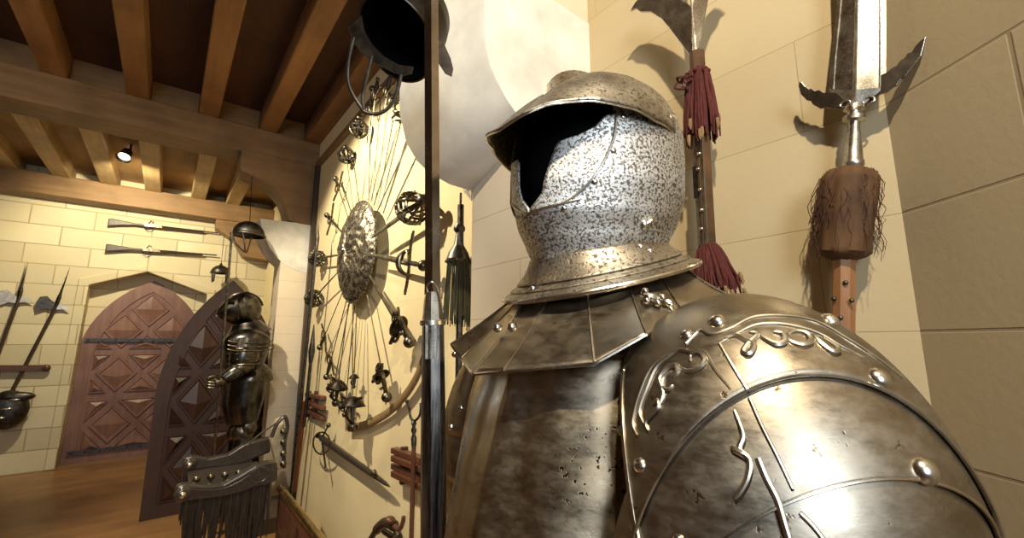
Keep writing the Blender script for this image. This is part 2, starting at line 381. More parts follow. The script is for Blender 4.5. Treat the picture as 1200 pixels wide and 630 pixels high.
def door_leaf(name, L0, dirx, width, zs, za, mat, facing, lab, rows, hingebar=False, thick=.05):
    """pointed door leaf standing on L0, running along dirx; carved lozenge panels; facing = unit normal to the viewer"""
    L0 = V(L0); dx = V(dirx).normalized(); n = V(facing).normalized(); hw = width/2
    P = lambda x, z, o=0: L0+dx*x+V((0, 0, z))+n*o
    A = [(0, 0)]+[(x+hw, z) for x, z in arch_pts(0, hw, zs, za, 14)]+[(width, 0)]
    root = MB().prism([P(x, z) for x, z in A], n*-thick).build(name, mat, smooth=False, kind='structure', label=lab)
    # border moulding
    inner = [(hw+(x-hw)*.80, .12 if z == 0 else z-(za*.055)-(.03 if z > zs else 0)) for x, z in A]
    mb = MB(); N = len(A)
    for i in range(N-1):
        a, b, c, d = A[i], A[i+1], inner[i+1], inner[i]
        mb.add([P(*a, .0), P(*b, .0), P(*c, .0), P(*d, .0), P(*a, .018), P(*b, .018), P(*c, .018), P(*d, .018)], [(4, 5, 6, 7), (0, 1, 5, 4), (2, 3, 7, 6)])
    mb.add([P(*A[0], .018), P(*A[-1], .018), P(*inner[-1], .018), P(*inner[0], .018), P(*inner[-1], 0), P(*inner[0], 0)], [(0, 1, 2, 3), (3, 2, 4, 5)])
    mb.build('door_border', mat, root, smooth=False)
    # lozenge lattice: raised pyramids inside strips
    def inside(x, z):
        w_ = .86*hw
        if z < .14: return False
        if z < zs: return abs(x-hw) < w_
        R = ((za-zs)**2+hw**2)/(2*hw); t = abs(x-hw)
        zmax = zs+math.sqrt(max(0, R*R-(t+R-hw)**2))
        return t < hw*.88 and z < zmax-.10
    sx, sz = width/1.44, za/2.5
    def clip(poly, ax, val, keep_less):
        out = []
        for k in range(len(poly)):
            p, q = poly[k], poly[(k+1) % len(poly)]
            ip = (p[ax] <= val) == keep_less or p[ax] == val; iq = (q[ax] <= val) == keep_less or q[ax] == val
            if ip: out.append(p)
            if ip != iq:
                t = (val-p[ax])/(q[ax]-p[ax]); out.append((p[0]+(q[0]-p[0])*t, p[1]+(q[1]-p[1])*t))
        return out
    mb = MB()
    for z0, z1, zc in ((.14, .80, .47), (.90, 1.42, 1.16), (1.50, 2.40, 1.76)):
        for i in range(-3, 4):
            for jj in range(-1, 2):
                if (i+jj) % 2 == 0: continue
                cx, cz = hw+i*.275*sx, (zc+jj*.31)*sz; hx, hz = .225*sx, .26*sz
                poly = [(cx-hx, cz), (cx, cz+hz), (cx+hx, cz), (cx, cz-hz)]
                for a_ in ((1, z1*sz, True), (1, z0*sz, False), (0, hw+.76*hw, True), (0, hw-.76*hw, False)):
                    if len(poly) > 2: poly = clip(poly, *a_)
                if len(poly) < 3: continue
                if not all(inside(hw+(q[0]-hw)*.99, q[1]) or q[1] < zs*1.02 for q in poly): continue
                gx = sum(q[0] for q in poly)/len(poly); gz = sum(q[1] for q in poly)/len(poly); m_ = len(poly)
                if max(abs(q[0]-gx) for q in poly) < .05: continue
                lay = [[P(gx+(q[0]-gx)*k_, gz+(q[1]-gz)*k_, o_) for q in poly] for k_, o_ in ((1, .002), (.96, -.0 if False else .020), (.86, .020), (.80, .008))]
                b0 = len(mb.v)
                for L_ in lay: mb.v += L_
                mb.v.append(P(gx, gz, .040))
                for r_ in range(3):
                    for k in range(m_): mb.f.append((b0+r_*m_+k, b0+r_*m_+(k+1) % m_, b0+(r_+1)*m_+(k+1) % m_, b0+(r_+1)*m_+k))
                for k in range(m_): mb.f.append((b0+3*m_+k, b0+3*m_+(k+1) % m_, b0+4*m_))
    mb.build('lozenge_panels', mat, root, smooth=False)
    if hingebar:
        for z in (1.62, .14):
            h = MB(); h.bar(P(.06, z, .035), P(width*.9, z, .035), .012, .05); h.ball(P(width*.9, z, .035), .03)
            for k in range(8): h.dome(P(.1+k*.14, z, .040), n, .014, .01)
            h.build('hinge_strap', M['iron'], root)
    return root
door_leaf('door_1', (-.93, YF+.235, 0), (1, 0, 0), 1.44, 1.35, 2.50, M['door'], (0, -1, 0), 'purple-brown pointed door with carved lozenges', 5, True)
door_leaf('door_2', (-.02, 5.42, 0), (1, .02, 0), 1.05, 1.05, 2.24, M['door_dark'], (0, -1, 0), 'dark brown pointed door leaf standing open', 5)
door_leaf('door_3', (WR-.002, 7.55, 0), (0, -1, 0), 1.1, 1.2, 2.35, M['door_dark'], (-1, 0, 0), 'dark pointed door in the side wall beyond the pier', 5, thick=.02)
MB().box((.62, 4.4, 0), (1.1, 5.0, .12)).build('trim_42', M['darkwood'], smooth=False, kind='structure', label='low dark plinth')
# dark frame strips round the sunburst wall
mb = MB(); mb.box((WR-.05, FP0-.10, 0), (WR, FP0-.045, 3.6)); mb.build('trim_43', M['darkwood'], smooth=False, kind='structure', label='dark upright strip at the pier')
mb = MB(); mb.box((WR-.045, NP1, 3.59), (WR, FP0-.05, 3.65)); mb.build('trim_44', M['oak'], smooth=False, kind='structure', label='wooden rail along the top of the yellow wall')

# ================================================================ THE FOREGROUND SUIT OF ARMOUR
AX = V((.50, .43, 0)); AF = V((-.9986, -.0523, 0)); AL = V((.0523, -.9986, 0))
def pol(phi, r, z, ax=AX):
    a = math.radians(phi); q = ax+(AF*math.cos(a)+AL*math.sin(a))*r; return V((q.x, q.y, z))
def proj(p):
    q = V(p)-CAM; d = q.dot(CF); return 600+F*q.dot(CR)/d, 315-F*q.dot(CU)/d
def solve(S, px, py, g):
    """(a, b) on the surface S(a, b) seen in direction (px, py)"""
    a, b = g; ea, eb = .05, .0005
    for _ in range(25):
        x, y = proj(S(a, b)); x1, y1 = proj(S(a+ea, b)); x2, y2 = proj(S(a, b+eb))
        j = ((x1-x)/ea, (x2-x)/eb, (y1-y)/ea, (y2-y)/eb); det = j[0]*j[3]-j[1]*j[2]
        if abs(det) < 1e-9: break
        dx, dy = px-x, py-y
        da = (j[3]*dx-j[1]*dy)/det; db = (-j[2]*dx+j[0]*dy)/det
        a += max(-6, min(6, da)); b += max(-.02, min(.02, db))
    return a, b
suit = thing('suit_of_armour', (.50, .43, 0), 'large steel suit of armour with speckled helmet and riveted shoulder plates, closest to the viewer', 'suit of armour', None)

# ---- helmet shell
def shell_r(phi, z):
    p = abs(phi)
    base = interp([(1.690, .090), (1.715, .095), (1.74, .105), (1.77, .117), (1.81, .126), (1.86, .128), (1.90, .127), (1.94, .120), (1.97, .102), (1.995, .070), (2.01, .02)], z)
    front = interp([(1.690, .004), (1.72, .008), (1.77, .020), (1.80, .016), (1.85, .008), (1.9, .004)], z)
    back = interp([(1.690, .000), (1.74, .0), (1.80, .016), (1.9, .022)], z)
    prow = front*math.exp(-(p/26)**2) + .006*math.exp(-p/7)*(1 if z < 1.84 else 0)
    return base+prow+back*math.exp(-((180-p)/55)**2)
SH = lambda phi, z, o=0: pol(phi, shell_r(phi, z)+o, z)
zneck = lambda phi: 1.708+.044*((1-math.cos(math.radians(phi)))/2)**1.1
edge_px = [(652, 241), (645, 228), (648, 200), (652, 177), (655, 165), (677, 158), (697, 148), (711, 133)]
edge = []; g = (10, 1.79)
for e in edge_px:
    g = solve(SH, e[0], e[1], g); edge.append(g)
zb = 1.772; C0 = 1.5
ed = [(zb, 0.3), (1.790, 7.5), (1.82, 11), (1.848, 14.5)]+[(z, a-C0) for a, z in edge[4:] if z > 1.849]
ed = sorted(ed); TOPZ = 1.925
def half(z):
    if z <= zb: return 0.3 if z > 1.765 else 0
    for (a, b), (c, d) in zip(ed, ed[1:]):
        if z <= c: return b+(d-b)*(z-a)/(c-a) if c > a else d
    return ed[-1][1]+4
helmet = MB()
nz = 84
def zs_(phi, v, top): return zneck(phi)+(top-zneck(phi))*v
# rows follow constant z above the neck blend
for sgn in (1, -1):
    def fn(u, v, sgn=sgn):
        z0 = 1.745+(TOPZ-1.745)*max(0, (v-.15)/.85)
        h = half(z0) if v > .15 else 0
        phi = h+(180-h)*u; w0 = C0*(1-u)
        z = z0 if v > .15 else zneck(phi)+(1.745-zneck(phi))*v/.15
        return SH(sgn*phi+w0, z)
    helmet.grid(fn, 90, nz)
hm = helmet.build('helmet', M['helm'], suit, solid=.003, off=-1, autos=60, label='pale speckled steel helmet with open dark face')
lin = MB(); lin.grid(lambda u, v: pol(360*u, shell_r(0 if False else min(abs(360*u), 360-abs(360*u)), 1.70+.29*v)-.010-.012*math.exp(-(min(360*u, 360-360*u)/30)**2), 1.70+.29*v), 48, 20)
lin.build('helmet_shade_shell', M['black'], hm, label='dark shell put in for the shade inside the helmet')  # dark shell added so the face opening reads as deep shade
# crown and comb behind the peak
cr = MB(); cr.grid(lambda u, v: pol(75+210*u, (.121+.006*math.cos(math.radians(360*u+180)))*math.cos(v*math.pi/2), 1.900+.095*math.sin(v*math.pi/2)), 64, 16)
cr.build('helmet_crown', M['helm_dark'], hm, solid=.002, label='browned steel crown')
cb = MB(); N = 26; rows = []
for i in range(N+1):
    t = i/N; a = math.pi*(.10+.86*t); xx = .142*math.cos(a)-.026; zz = 1.895+.108*math.sin(a)
    hh = .030*math.sin(math.pi*t)**.6
    c_ = AX+AF*xx; n_ = (AF*math.cos(a)*.7+V((0, 0, 1))*math.sin(a)).normalized()
    b0 = V((c_.x, c_.y, zz))
    rows.append([b0+AL*.006, b0+n_*hh*.7+AL*.003, b0+n_*hh, b0+n_*hh*.7-AL*.003, b0-AL*.006])
cb.grid(lambda u, v: rows[round(u*N)][round(v*4)], N, 4)
cb.build('helmet_comb', M['helm_dark'], hm, label='browned steel comb')
# peak (umbril)
pr_r = [(0, .188), (12, .183), (20, .173), (35, .155), (58, .142), (75, .133), (98, .126)]
pr_z = [(0, 1.867), (12, 1.877), (20, 1.886), (35, 1.892), (58, 1.888), (75, 1.882), (98, 1.884)]
def peak(phi, v, o=0):
    p = abs(phi); r0 = interp(pr_r, p); z0 = interp(pr_z, p)
    f = max(0, 1-(p/45)**2)
    # from lower edge (v=0) up over the bowl (v=1)
    th = v*math.pi/2*.93
    rb = .131+.004*f; r = rb*math.cos(th)+(r0-rb)*(1-v)**(3.2); z = z0+(1.996-z0)*(math.sin(th)**(1+.25*f))
    return pol(phi, r+o*math.cos(th), z+o*math.sin(th))
pk = MB(); pk.grid(lambda u, v: peak(-98+196*u, v, .002), 90, 26)
hp = pk.build('helmet_peak', M['helm_dark'], hm, solid=.003, off=1, label='browned steel peak over the face opening')
rim = MB(); rim.tube([peak(-98+196*i/80, .0, .002) for i in range(81)], .0016, 8)
rim.build('peak_rim', M['rivet'], hm)
def curve_px(S, pts, g, n=6):
    out = []
    for e in pts:
        g = solve(S, e[0], e[1], g); out.append(g)
    c = bez([(a, b*100, 0) for a, b in out], n); return [(p[0], p[1]/100) for p in c]
sm = curve_px(SH, [(722, 136), (720, 158), (712, 180), (700, 202), (685, 220), (668, 234), (650, 242)], (45, 1.88))
for sg in (1, -1):
    t = MB(); t.tube([SH(sg*a, b, .001) for a, b in sm], .0018, 6); t.build('cheek_seam', M['rivet'], hm)
def rivet(S, px, py, g, r, h, mat, parent, nm='rivet'):
    a, b = solve(S, px, py, g); p = S(a, b); n = (S(a+.5, b)-p).cross(S(a, b+.002)-p)
    if n.dot(p-CAM) > 0: n = -n
    return MB().dome(p-n.normalized()*.0003, n, r, h).build(nm, mat, parent)
for e in [(731, 136), (719, 176), (697, 213), (661, 245), (760, 186)][:4]:
    rivet(SH, e[0], e[1], (40, 1.85), .0042, .002, M['rivet'], hm)
# lower bevor seam
sm2 = curve_px(SH, [(612, 232), (622, 243), (634, 249), (652, 243)], (-10, 1.78)) if False else [(a, 1.766+abs(a)*.0012) for a in range(-30, 1, 3)]+[(a, 1.766+a*.0004) for a in range(3, 31, 3)]
t = MB(); t.tube([SH(a, b, .001) for a, b in sm2], .0016, 6); t.build('bevor_seam', M['rivet'], hm)
pv = peak(93, .10, .003); MB().dome(pv, pv-V((AX.x, AX.y, pv.z)), .0075, .005).build('pivot_rivet', M['rivet'], hm)
# little hook at the back of the neck
hk0 = SH(*solve(SH, 756, 263, (90, 1.75))); nrm = (hk0-V((AX.x, AX.y, hk0.z))).normalized()
h_ = MB(); h_.dome(hk0, nrm, .008, .006); h_.tube(bez([hk0+nrm*.004, hk0+nrm*.012+V((.008, .004, .006)), hk0+nrm*.010+V((.017, .008, .014)), hk0+nrm*.004+V((.020, .01, .022))]), .0028, 8)
h_.build('neck_hook', M['rivet'], hm)

# ---- flared neck flange in two lames
zr = lambda p: 1.650+.080*(1-math.cos(math.radians(p)))/2
def flange(phi, v, o=0):
    v = max(v, .001); p = abs((phi+180) % 360-180); z1 = zneck(p)+.004; r1 = .097+.003*math.exp(-(p/30)**2)
    z0 = zr(p); r0 = .139+.005*math.exp(-((p-110)/40)**2)
    k = v**1.5
    return pol(phi, r1+(r0-r1)*(v*.45+.55*v**2.2)+o*.4, z1+(z0-z1)*(v**.85)+o)
fl = MB(); fl.grid(lambda u, v: flange(360*u, v*.62, .003), 96, 12)
f1 = fl.build('neck_flange', M['helm_dark'], hm, solid=.002, off=1)
fl = MB(); fl.grid(lambda u, v: flange(360*u, .5+v*.5, 0), 96, 12)
f2 = fl.build('neck_flange', M['helm_dark'], hm, solid=.0025, off=1)
t = MB(); t.tube([flange(360*i/96, 1.0, .001) for i in range(97)], .0032, 8, cap=False); t.build('flange_rim', M['rivet'], hm)
t = MB(); t.tube([flange(360*i/96, .62, .004) for i in range(97)], .0014, 6, cap=False); t.tube([flange(360*i/96, .80, .003) for i in range(97)], .0013, 6, cap=False); t.build('flange_bead', M['helm_dark'], hm)
FS = lambda a, b: flange(a, (b-1.0)*5, .004)
for e in [(751, 289), (762, 294), (624, 338)]:
    rivet(FS, e[0], e[1], (60 if e[0] > 700 else 0, 1.1), .0050, .004, M['rivet'], hm)

# ---- faceted shoulder collar
def on_cyl(x, y, R, ax=AX):
    d = ray(x, y); o = CAM-ax; a = d.x**2+d.y**2; b = 2*(d.x*o.x+d.y*o.y); c = o.x**2+o.y**2-R*R
    D = max(0, b*b-4*a*c); return CAM+d*((-b-math.sqrt(D))/(2*a))
col_top = [(-150, 1.722), (-100, 1.712), (-62, 1.690), (-40, 1.672), (-22, 1.664), (4, 1.662), (32, 1.662), (58, 1.676), (80, 1.700), (110, 1.716), (150, 1.722)]
bot = [pol(-150, .20, 1.60), pol(-100, .25, 1.60), dep(529, 405, .74), dep(541, 421, .70), on_cyl(555, 440, .213), on_cyl(590, 437, .212), on_cyl(697, 428, .206), on_cyl(757, 394, .208), dep(800, 368, .50), dep(853, 349, .52), pol(150, .19, 1.64)]
top = [pol(a, .112, z-.010) for a, z in col_top]
cm = MB(); nseg = len(bot); SUB = 8; VS = 14
def colS(u, v, o=0):
    x = u*(nseg-1); i = min(int(x), nseg-2); f = x-i
    t_ = top[i].lerp(top[i+1], f); b_ = bot[i].lerp(bot[i+1], f)
    sag = V((0, 0, -1))*.003*math.sin(math.pi*v)
    n_ = V((t_.x-AX.x, t_.y-AX.y, 0)).normalized()
    return t_.lerp(b_, v)+sag + n_*o*.5+V((0, 0, o))
cm.grid(lambda u, v: colS(u, v), (nseg-1)*SUB, VS)
collar = cm.build('shoulder_collar', M['steel'], suit, solid=.0025, off=1, autos=9)
for i in range(1, nseg-1): MB().tube([colS(i/(nseg-1), v/10, .003) for v in range(11)], .0016, 6).build('collar_ridge', M['steel'], collar)
t = MB(); t.tube([colS(i/80, 1, .0015) for i in range(81)], .0019, 6); t.build('collar_edge', M['rivet'], collar)
for e, dd_ in (((583, 384), 0), ((600, 383), 0)):
    p = on_cyl(e[0], e[1], .172); MB().ball(p, .0062, 14, 10).build('rivet', M['rivet'], collar)
# buckled strap piece near the neck
bk = MB(); C_ = [dep(752, 343, .50), dep(765, 349, .495), dep(778, 352, .50), dep(788, 358, .495)]
bk.tube(bez(C_, 5), [.004]*4+[.0055]*4+[.0035]*4+[.004]*3+[.003], 8)
for x, y in ((756, 341), (758, 352), (776, 348), (771, 355), (786, 362)): bk.ball(dep(x, y, .492), .0042)
bk.build('buckle', M['rivet'], collar)

# ---- breastplate with medial ridge
br_r = [(1.00, .185), (1.15, .225), (1.25, .238), (1.33, .232), (1.383, .218), (1.44, .204), (1.505, .184), (1.56, .165), (1.62, .14)]
def breastS(phi, z, o=0):
    p = abs(phi); R = interp(br_r, z)
    side = interp([(1.0, .155), (1.2, .175), (1.4, .192), (1.5, .185), (1.62, .16)], z)
    a = math.radians(p); r = 1/math.sqrt((math.cos(a)/R)**2+(math.sin(a)/side)**2)
    r += .005*math.exp(-p/6)-.004*math.exp(-((p-11)/6)**2)
    # rolled armhole side
    r += .010*math.exp(-((p-52)/6)**2)*(1 if z < 1.56 else .4)
    return pol(phi, r+o, z)
b_ = MB(); b_.grid(lambda u, v: breastS(-92+184*u, 1.0+.585*v), 110, 80)
breast = b_.build('breastplate', M['breast'], suit, solid=.003, off=1, autos=60)
t = MB(); t.tube([breastS(1, 1.58-.58*i/50, .001) for i in range(51)], .0016, 6); t.build('breast_ridge', M['rivet'], breast)
for p_r in [(737, 437), (732, 508)]:
    p = dep(p_r[0], p_r[1], .47); MB().ball(p, .0048, 12, 8).build('rivet', M['rivet'], breast)
bp = MB(); bp.grid(lambda u, v: pol(88+184*u, interp([(1.0, .15), (1.3, .175), (1.5, .18), (1.64, .13)], 1.0+.59*v), 1.0+.59*v), 60, 30)
bp.build('backplate', M['steel'], suit, solid=.003)

# ---- pauldrons
def Q(p, C, R): return V([(p[i]-C[i])/R[i] for i in range(3)])
PC, PR = V((.458, .212, 1.41)), V((.147, .163, .231))
def plane_fit(P):
    """normal and offset of the plane through three points"""
    n = (P[1]-P[0]).cross(P[2]-P[0]).normalized(); return n, n.dot(P[0])
def scaled(n, d, C, R):
    m = V([n[i]*R[i] for i in range(3)]); L = m.length; return m/L, (d-n.dot(C))/L
n1 = V((-.692, -.694, -.197)).normalized(); pl1 = scaled(n1, n1.dot(PC)+.078, PC, PR)
n2 = V((-.498, -.698, -.515)).normalized(); pl2 = scaled(n2, n2.dot(PC)+.071, PC, PR)
n3 = V((-.40, -.62, -.68)).normalized(); pl3 = scaled(n3, n3.dot(PC)+.115, PC, PR)
no, do = plane_fit([V((.384, .287, 1.578)), V((.314, .230, 1.447)), V((.50, .318, 1.57))])
if no.dot(n1) < 0: no, do = -no, -do
plo = scaled(no, do, PC, PR)
AXQ = (pl1[0]*.6+pl2[0]*.4).normalized(); UQ, WQ = frame(AXQ)
def theta(pl, phi):
    n, d = pl; a = n.dot(AXQ); b = n.dot(UQ*math.cos(phi)+WQ*math.sin(phi)); L = math.hypot(a, b)
    # a cos t + b sin t = d, smallest positive t
    base = math.atan2(b, a); k = max(-1, min(1, d/L)); t1 = base+math.acos(k); t2 = base-math.acos(k)
    c = [t for t in (t1, t2, t1+2*math.pi, t2+2*math.pi) if 0.02 < t < math.pi+1]
    return min(c) if c else 1.0
def PE(phi, th, o=0):
    q = AXQ*math.cos(th)+(UQ*math.cos(phi)+WQ*math.sin(phi))*math.sin(th)
    return PC+V([q[i]*(PR[i]+o) for i in range(3)])
nr = V((.551, -.787, .277)).normalized(); dr = nr.dot(PC)+.025
def ridge_h(p, w_=.0035, h=.0028):
    d = nr.dot(p)-dr; return h*(math.exp(-((d+.006)/w_)**2)+math.exp(-((d-.006)/w_)**2)-.6*math.exp(-(d/.003)**2))
def lame(name, thA, thB, o0, o1, ridge=True, nu=240, nv=40, mat=None):
    mb = MB()
    def fn(u, v):
        ph = 2*math.pi*u; a, b = thA(ph), thB(ph); th = a+(b-a)*v; o = o1+(o0-o1)*v
        p = PE(ph, th)
        pass
        return PE(ph, th, o)
    mb.grid(fn, nu, nv)
    return mb.build(name, mat or M['steel'], paul, solid=.0022, off=0, autos=60)
paul = MB().grid(lambda u, v: (lambda ph: PE(ph, theta(pl1, ph)+(max(theta(pl1, ph)+.12, theta(plo, ph))-theta(pl1, ph))*v, .006+.001*(1-v)))(2*math.pi*u), 260, 60).build('pauldron', M['steel'], suit, solid=.0024, off=0, autos=60, label='big rounded shoulder plate embossed with scrolls')
lame('pauldron_lame', lambda ph: theta(pl2, ph), lambda ph: theta(pl1, ph)+.10, .0030, .0042)
lame('pauldron_lame', lambda ph: theta(pl3, ph), lambda ph: theta(pl2, ph)+.10, .0006, .0016)
def edge_tube(pl, o, r=.0018):
    t = MB(); t.tube([PE(2*math.pi*i/160, theta(pl, 2*math.pi*i/160), o) for i in range(161)], r, 6, cap=False); return t.build('rolled_edge', M['rivet'], paul)
edge_tube(pl1, .0080, .0012); edge_tube(pl2, .0050, .0012); edge_tube(plo, .007, .0022); edge_tube(pl3, .0025, .0012)
def PP(x, y, o=.006):
    p = on_ell(x, y, PC, PR); q = Q(p, PC, PR).normalized(); return PC+V([q[i]*(PR[i]+o) for i in range(3)]), V([q[i]/PR[i] for i in range(3)]).normalized()
for x, y, r in [(842, 385, .0080), (808, 400, .0066), (1022, 450, .0085), (968, 384, .0078), (757, 547, .0062), (734, 508, .004), (736, 440, .004), (1075, 553, .0088), (800, 633, .005)]:
    p, n = PP(x, y, .006 if y < 500 or x < 900 else .0040); MB().dome(p, n, r*1.08, r*.9).build('rivet', M['rivet'], paul)
def emboss(pts, r, name='embossed_scroll', o=.0082, n=6, taper=True):
    c = bez([PP(x, y, o)[0] for x, y in pts], n); m = len(c)
    rs = [r*(.35+.65*math.sin(math.pi*min(1, (i+.5)/m))**.6) if taper else r for i in range(m)]
    ob = MB().tube(c, rs, 8).build(name, M['emboss'], paul)
    c2 = [p+V((0, 0, -1))*r*.9+V((-.3, -.3, 0))*r for p in c]
    MB().tube([p-(p-PC).normalized()*r*.35 for p in c2], [q*.8 for q in rs], 6).build('engraved_line', M['groove'], paul)
    return ob
def z4(pts): return [(720+x/2.031, 320+y/2.032) for x, y in pts]
# left scrollwork (front panel)
emboss(z4([(95, 385), (75, 340), (92, 285), (112, 240), (140, 215), (165, 200), (190, 205), (220, 205), (245, 245), (280, 290)]), .0022)
emboss(z4([(95, 385), (90, 365), (105, 345), (118, 330), (115, 315), (105, 325)]), .0026)
emboss(z4([(118, 330), (128, 300), (120, 265), (140, 240), (158, 235), (160, 250), (150, 262)]), .0028)
emboss(z4([(150, 280), (140, 290), (126, 285), (130, 262), (148, 248)]), .0022)
emboss(z4([(165, 240), (185, 248), (210, 240), (222, 222), (210, 208), (190, 212), (188, 226)]), .0024)
# right scrollwork (top panel)
emboss(z4([(255, 185), (290, 165), (330, 145), (375, 140), (430, 148), (480, 165), (530, 195), (580, 218)]), .0018)
emboss(z4([(268, 175), (290, 168), (312, 178), (330, 190), (322, 208), (310, 205), (325, 182), (340, 165), (320, 160)]), .0032)
emboss(z4([(340, 160), (355, 175), (380, 188), (400, 182), (395, 165), (375, 160)]), .0030)
emboss(z4([(405, 165), (415, 182), (440, 190), (458, 182), (450, 165), (425, 158), (408, 165)]), .0028)
emboss(z4([(465, 165), (480, 185), (505, 205), (518, 200), (500, 185), (485, 175)]), .0030)
# leading groove lines up the cap
emboss(z4([(178, 185), (210, 155), (235, 165), (280, 150), (330, 125), (400, 122), (470, 135), (540, 175), (600, 215), (660, 262)]), .0016, taper=False)
emboss(z4([(70, 395), (60, 360), (78, 290), (105, 235), (150, 205), (182, 200)]), .0014, taper=False)
emboss(z4([(255, 185), (285, 238), (318, 292)]), .0016, taper=False)
emboss(z4([(322, 305), (350, 370), (385, 440), (420, 515)]), .0013, o=.0055, taper=False)
emboss(z4([(440, 570), (470, 600), (500, 640)]), .0016, o=.002, taper=False)
# spur and teardrop on the second lame
emboss(z4([(288, 335), (300, 365), (308, 395), (300, 425), (322, 450), (318, 490), (300, 525), (288, 538)]), .0023, o=.0055)
emboss(z4([(280, 420), (298, 428), (315, 440)]), .0026, o=.0055)
emboss(z4([(342, 445), (360, 490), (385, 540), (400, 590), (412, 630)]), .0022, o=.0055, taper=False)
# further shoulder (the right arm of the suit)
PC2, PR2 = V((.475, .655, 1.40)), V((.085, .095, .19))
def P2(u, v, o=0):
    a = 2*math.pi*u; th = math.pi*v
    return PC2+V((math.sin(th)*math.cos(a)*(PR2.x+o), math.sin(th)*math.sin(a)*(PR2.y+o), math.cos(th)*(PR2.z+o)))
p2 = MB().grid(lambda u, v: P2(u, v*.42, .006), 48, 16).build('pauldron', M['steel'], suit, solid=.0024, label='far shoulder plate')
for k in range(3): MB().grid(lambda u, v: P2(u, .40+.12*k+.14*v, .003-.002*k), 48, 8).build('pauldron_lame', M['steel'], p2, solid=.002)
for y, x in ((415, 533), (478, 541), (500, 529)):
    MB().ball(on_ell(x, y, PC2, PR2+V((.006,)*3)), .006, 12, 8).build('rivet', M['rivet'], p2)
# arms below the shoulder plates
for nm, A_, B_, C2 in (('arm', V((.40, .165, 1.36)), V((.37, .10, 1.12)), V((.24, .33, 1.0))), ('arm', V((.49, .67, 1.34)), V((.53, .72, 1.08)), V((.36, .50, .98)))):
    a_ = MB(); a_._lathe(A_, B_-A_, *frame(B_-A_), [(0, .062), (.3, .064), (.6, .058), (.9, .052), (1.0, .045)], 28)
    ao = a_.build(nm, M['steel'], suit, label='steel upper arm')
    MB().ball(B_, .060, 20, 14).build('elbow_plate', M['steel'], ao)
    a_ = MB(); a_._lathe(B_, C2-B_, *frame(C2-B_), [(0, .048), (.3, .054), (.7, .042), (1.0, .034)], 24); a_.build('forearm_plate', M['steel'], ao)
    MB().ball(C2, .042, 16, 10, (1.3, 1, .8)).build('gauntlet', M['steel'], ao)
# waist, skirt and stand
fd = MB()
for k in range(5):
    z1 = 1.01-.055*k; fd.grid(lambda u, v, k=k, z1=z1: pol(360*u, .150+.009*k+.008*v+.006*abs(math.cos(math.radians(360*u))), z1-.065*v), 48, 4)
fd.build('skirt_lames', M['steel'], suit, solid=.002)
for s in (1, -1):
    lg = MB(); b0 = AX+AL*.10*s
    lg._lathe(V((b0.x, b0.y, .85)), V((0, 0, -.85)), V((1, 0, 0)), V((0, 1, 0)), [(0, .09), (.35, .07), (.42, .075), (.5, .06), (.65, .065), (.9, .045), (.93, .05), (1.0, .05)], 24)
    lg.ball(V((b0.x-.07, b0.y, .035)), .06, 16, 8, (1.9, .9, .58)); lg.build('leg', M['steel'], suit, label='steel leg')

# ================================================================ POLEARMS NEAR THE VIEWER
XA = 1.10
# winged partizan on the alcove wall
XP = 1.148
pt = thing('partizan', onX(988, 400, XP)*1.0, 'winged partizan with broad two-edged blade and brown velvet-wrapped neck, on the right', 'polearm')
Z3 = lambda x, y, X=XP: onX(780+x/2.857, y/2.86, X)
Lb = [Z3(*p) for p in [(600, 352), (545, 300), (552, 200), (565, 90), (575, 0)]]; Rb = [Z3(*p) for p in [(664, 352), (738, 292), (738, 200), (738, 90), (737, 0)]]
Cb = [Z3(*p, XP-.012) for p in [(632, 358), (633, 300), (636, 200), (638, 90), (640, 0)]]
tip = Cb[-1]+V((.006, -.02, .42)); Lb.append(Lb[-1].lerp(tip, .5)+V((0, .012, 0))); Rb.append(Rb[-1].lerp(tip, .5)-V((0, .012, 0))); Cb.append(Cb[-1].lerp(tip, .5)); 
Lb.append(tip); Rb.append(tip); Cb.append(tip)
mb = MB(); n = len(Lb); back = [(a+b)*.5+V((.010, 0, 0)) for a, b in zip(Lb, Rb)]
mb.add(Lb+Cb+Rb+back, [(i, i+1, n+i+1, n+i) for i in range(n-1)]+[(n+i, n+i+1, 2*n+i+1, 2*n+i) for i in range(n-1)]+[(i+1, i, 3*n+i, 3*n+i+1) for i in range(n-1)]+[(2*n+i, 2*n+i+1, 3*n+i+1, 3*n+i) for i in range(n-1)])
bl = mb.build('blade', M['blade'], pt, autos=12)
t = MB(); t.tube([c+V((-.001, 0, 0)) for c in Cb], [.0035]*5+[.003, .001], 6); t.build('blade_ridge', M['rivet'], bl)
for off_ in (-.22, .22):
    t = MB(); t.tube([(Cb[i].lerp(Lb[i] if off_ < 0 else Rb[i], .80))+V((-.001, 0, 0)) for i in range(1, 5)], .0015, 6); t.build('blade_groove', M['blade'], bl)
wl = [(640, 365), (600, 370), (560, 366), (540, 362), (520, 366), (495, 352), (488, 340), (475, 338), (455, 318), (447, 290), (450, 276), (458, 275), (472, 292), (485, 300), (492, 298), (505, 306), (520, 304), (535, 312), (640, 310)]
wr = [(640, 365), (660, 362), (690, 345), (700, 330), (720, 318), (742, 312), (760, 296), (775, 290), (790, 268), (805, 260), (822, 236), (840, 214), (858, 190), (866, 160), (875, 124), (855, 140), (836, 160), (826, 178), (812, 182), (804, 196), (788, 206), (775, 224), (758, 232), (742, 246), (720, 255), (700, 280), (640, 300)]
for w_ in (wl, wr):
    mb = MB(); mb.prism([Z3(*p, XP+.004) for p in w_], (-.006, 0, 0)); mb.build('wing', M['spearblade'], pt, smooth=False, bevel=.0015)
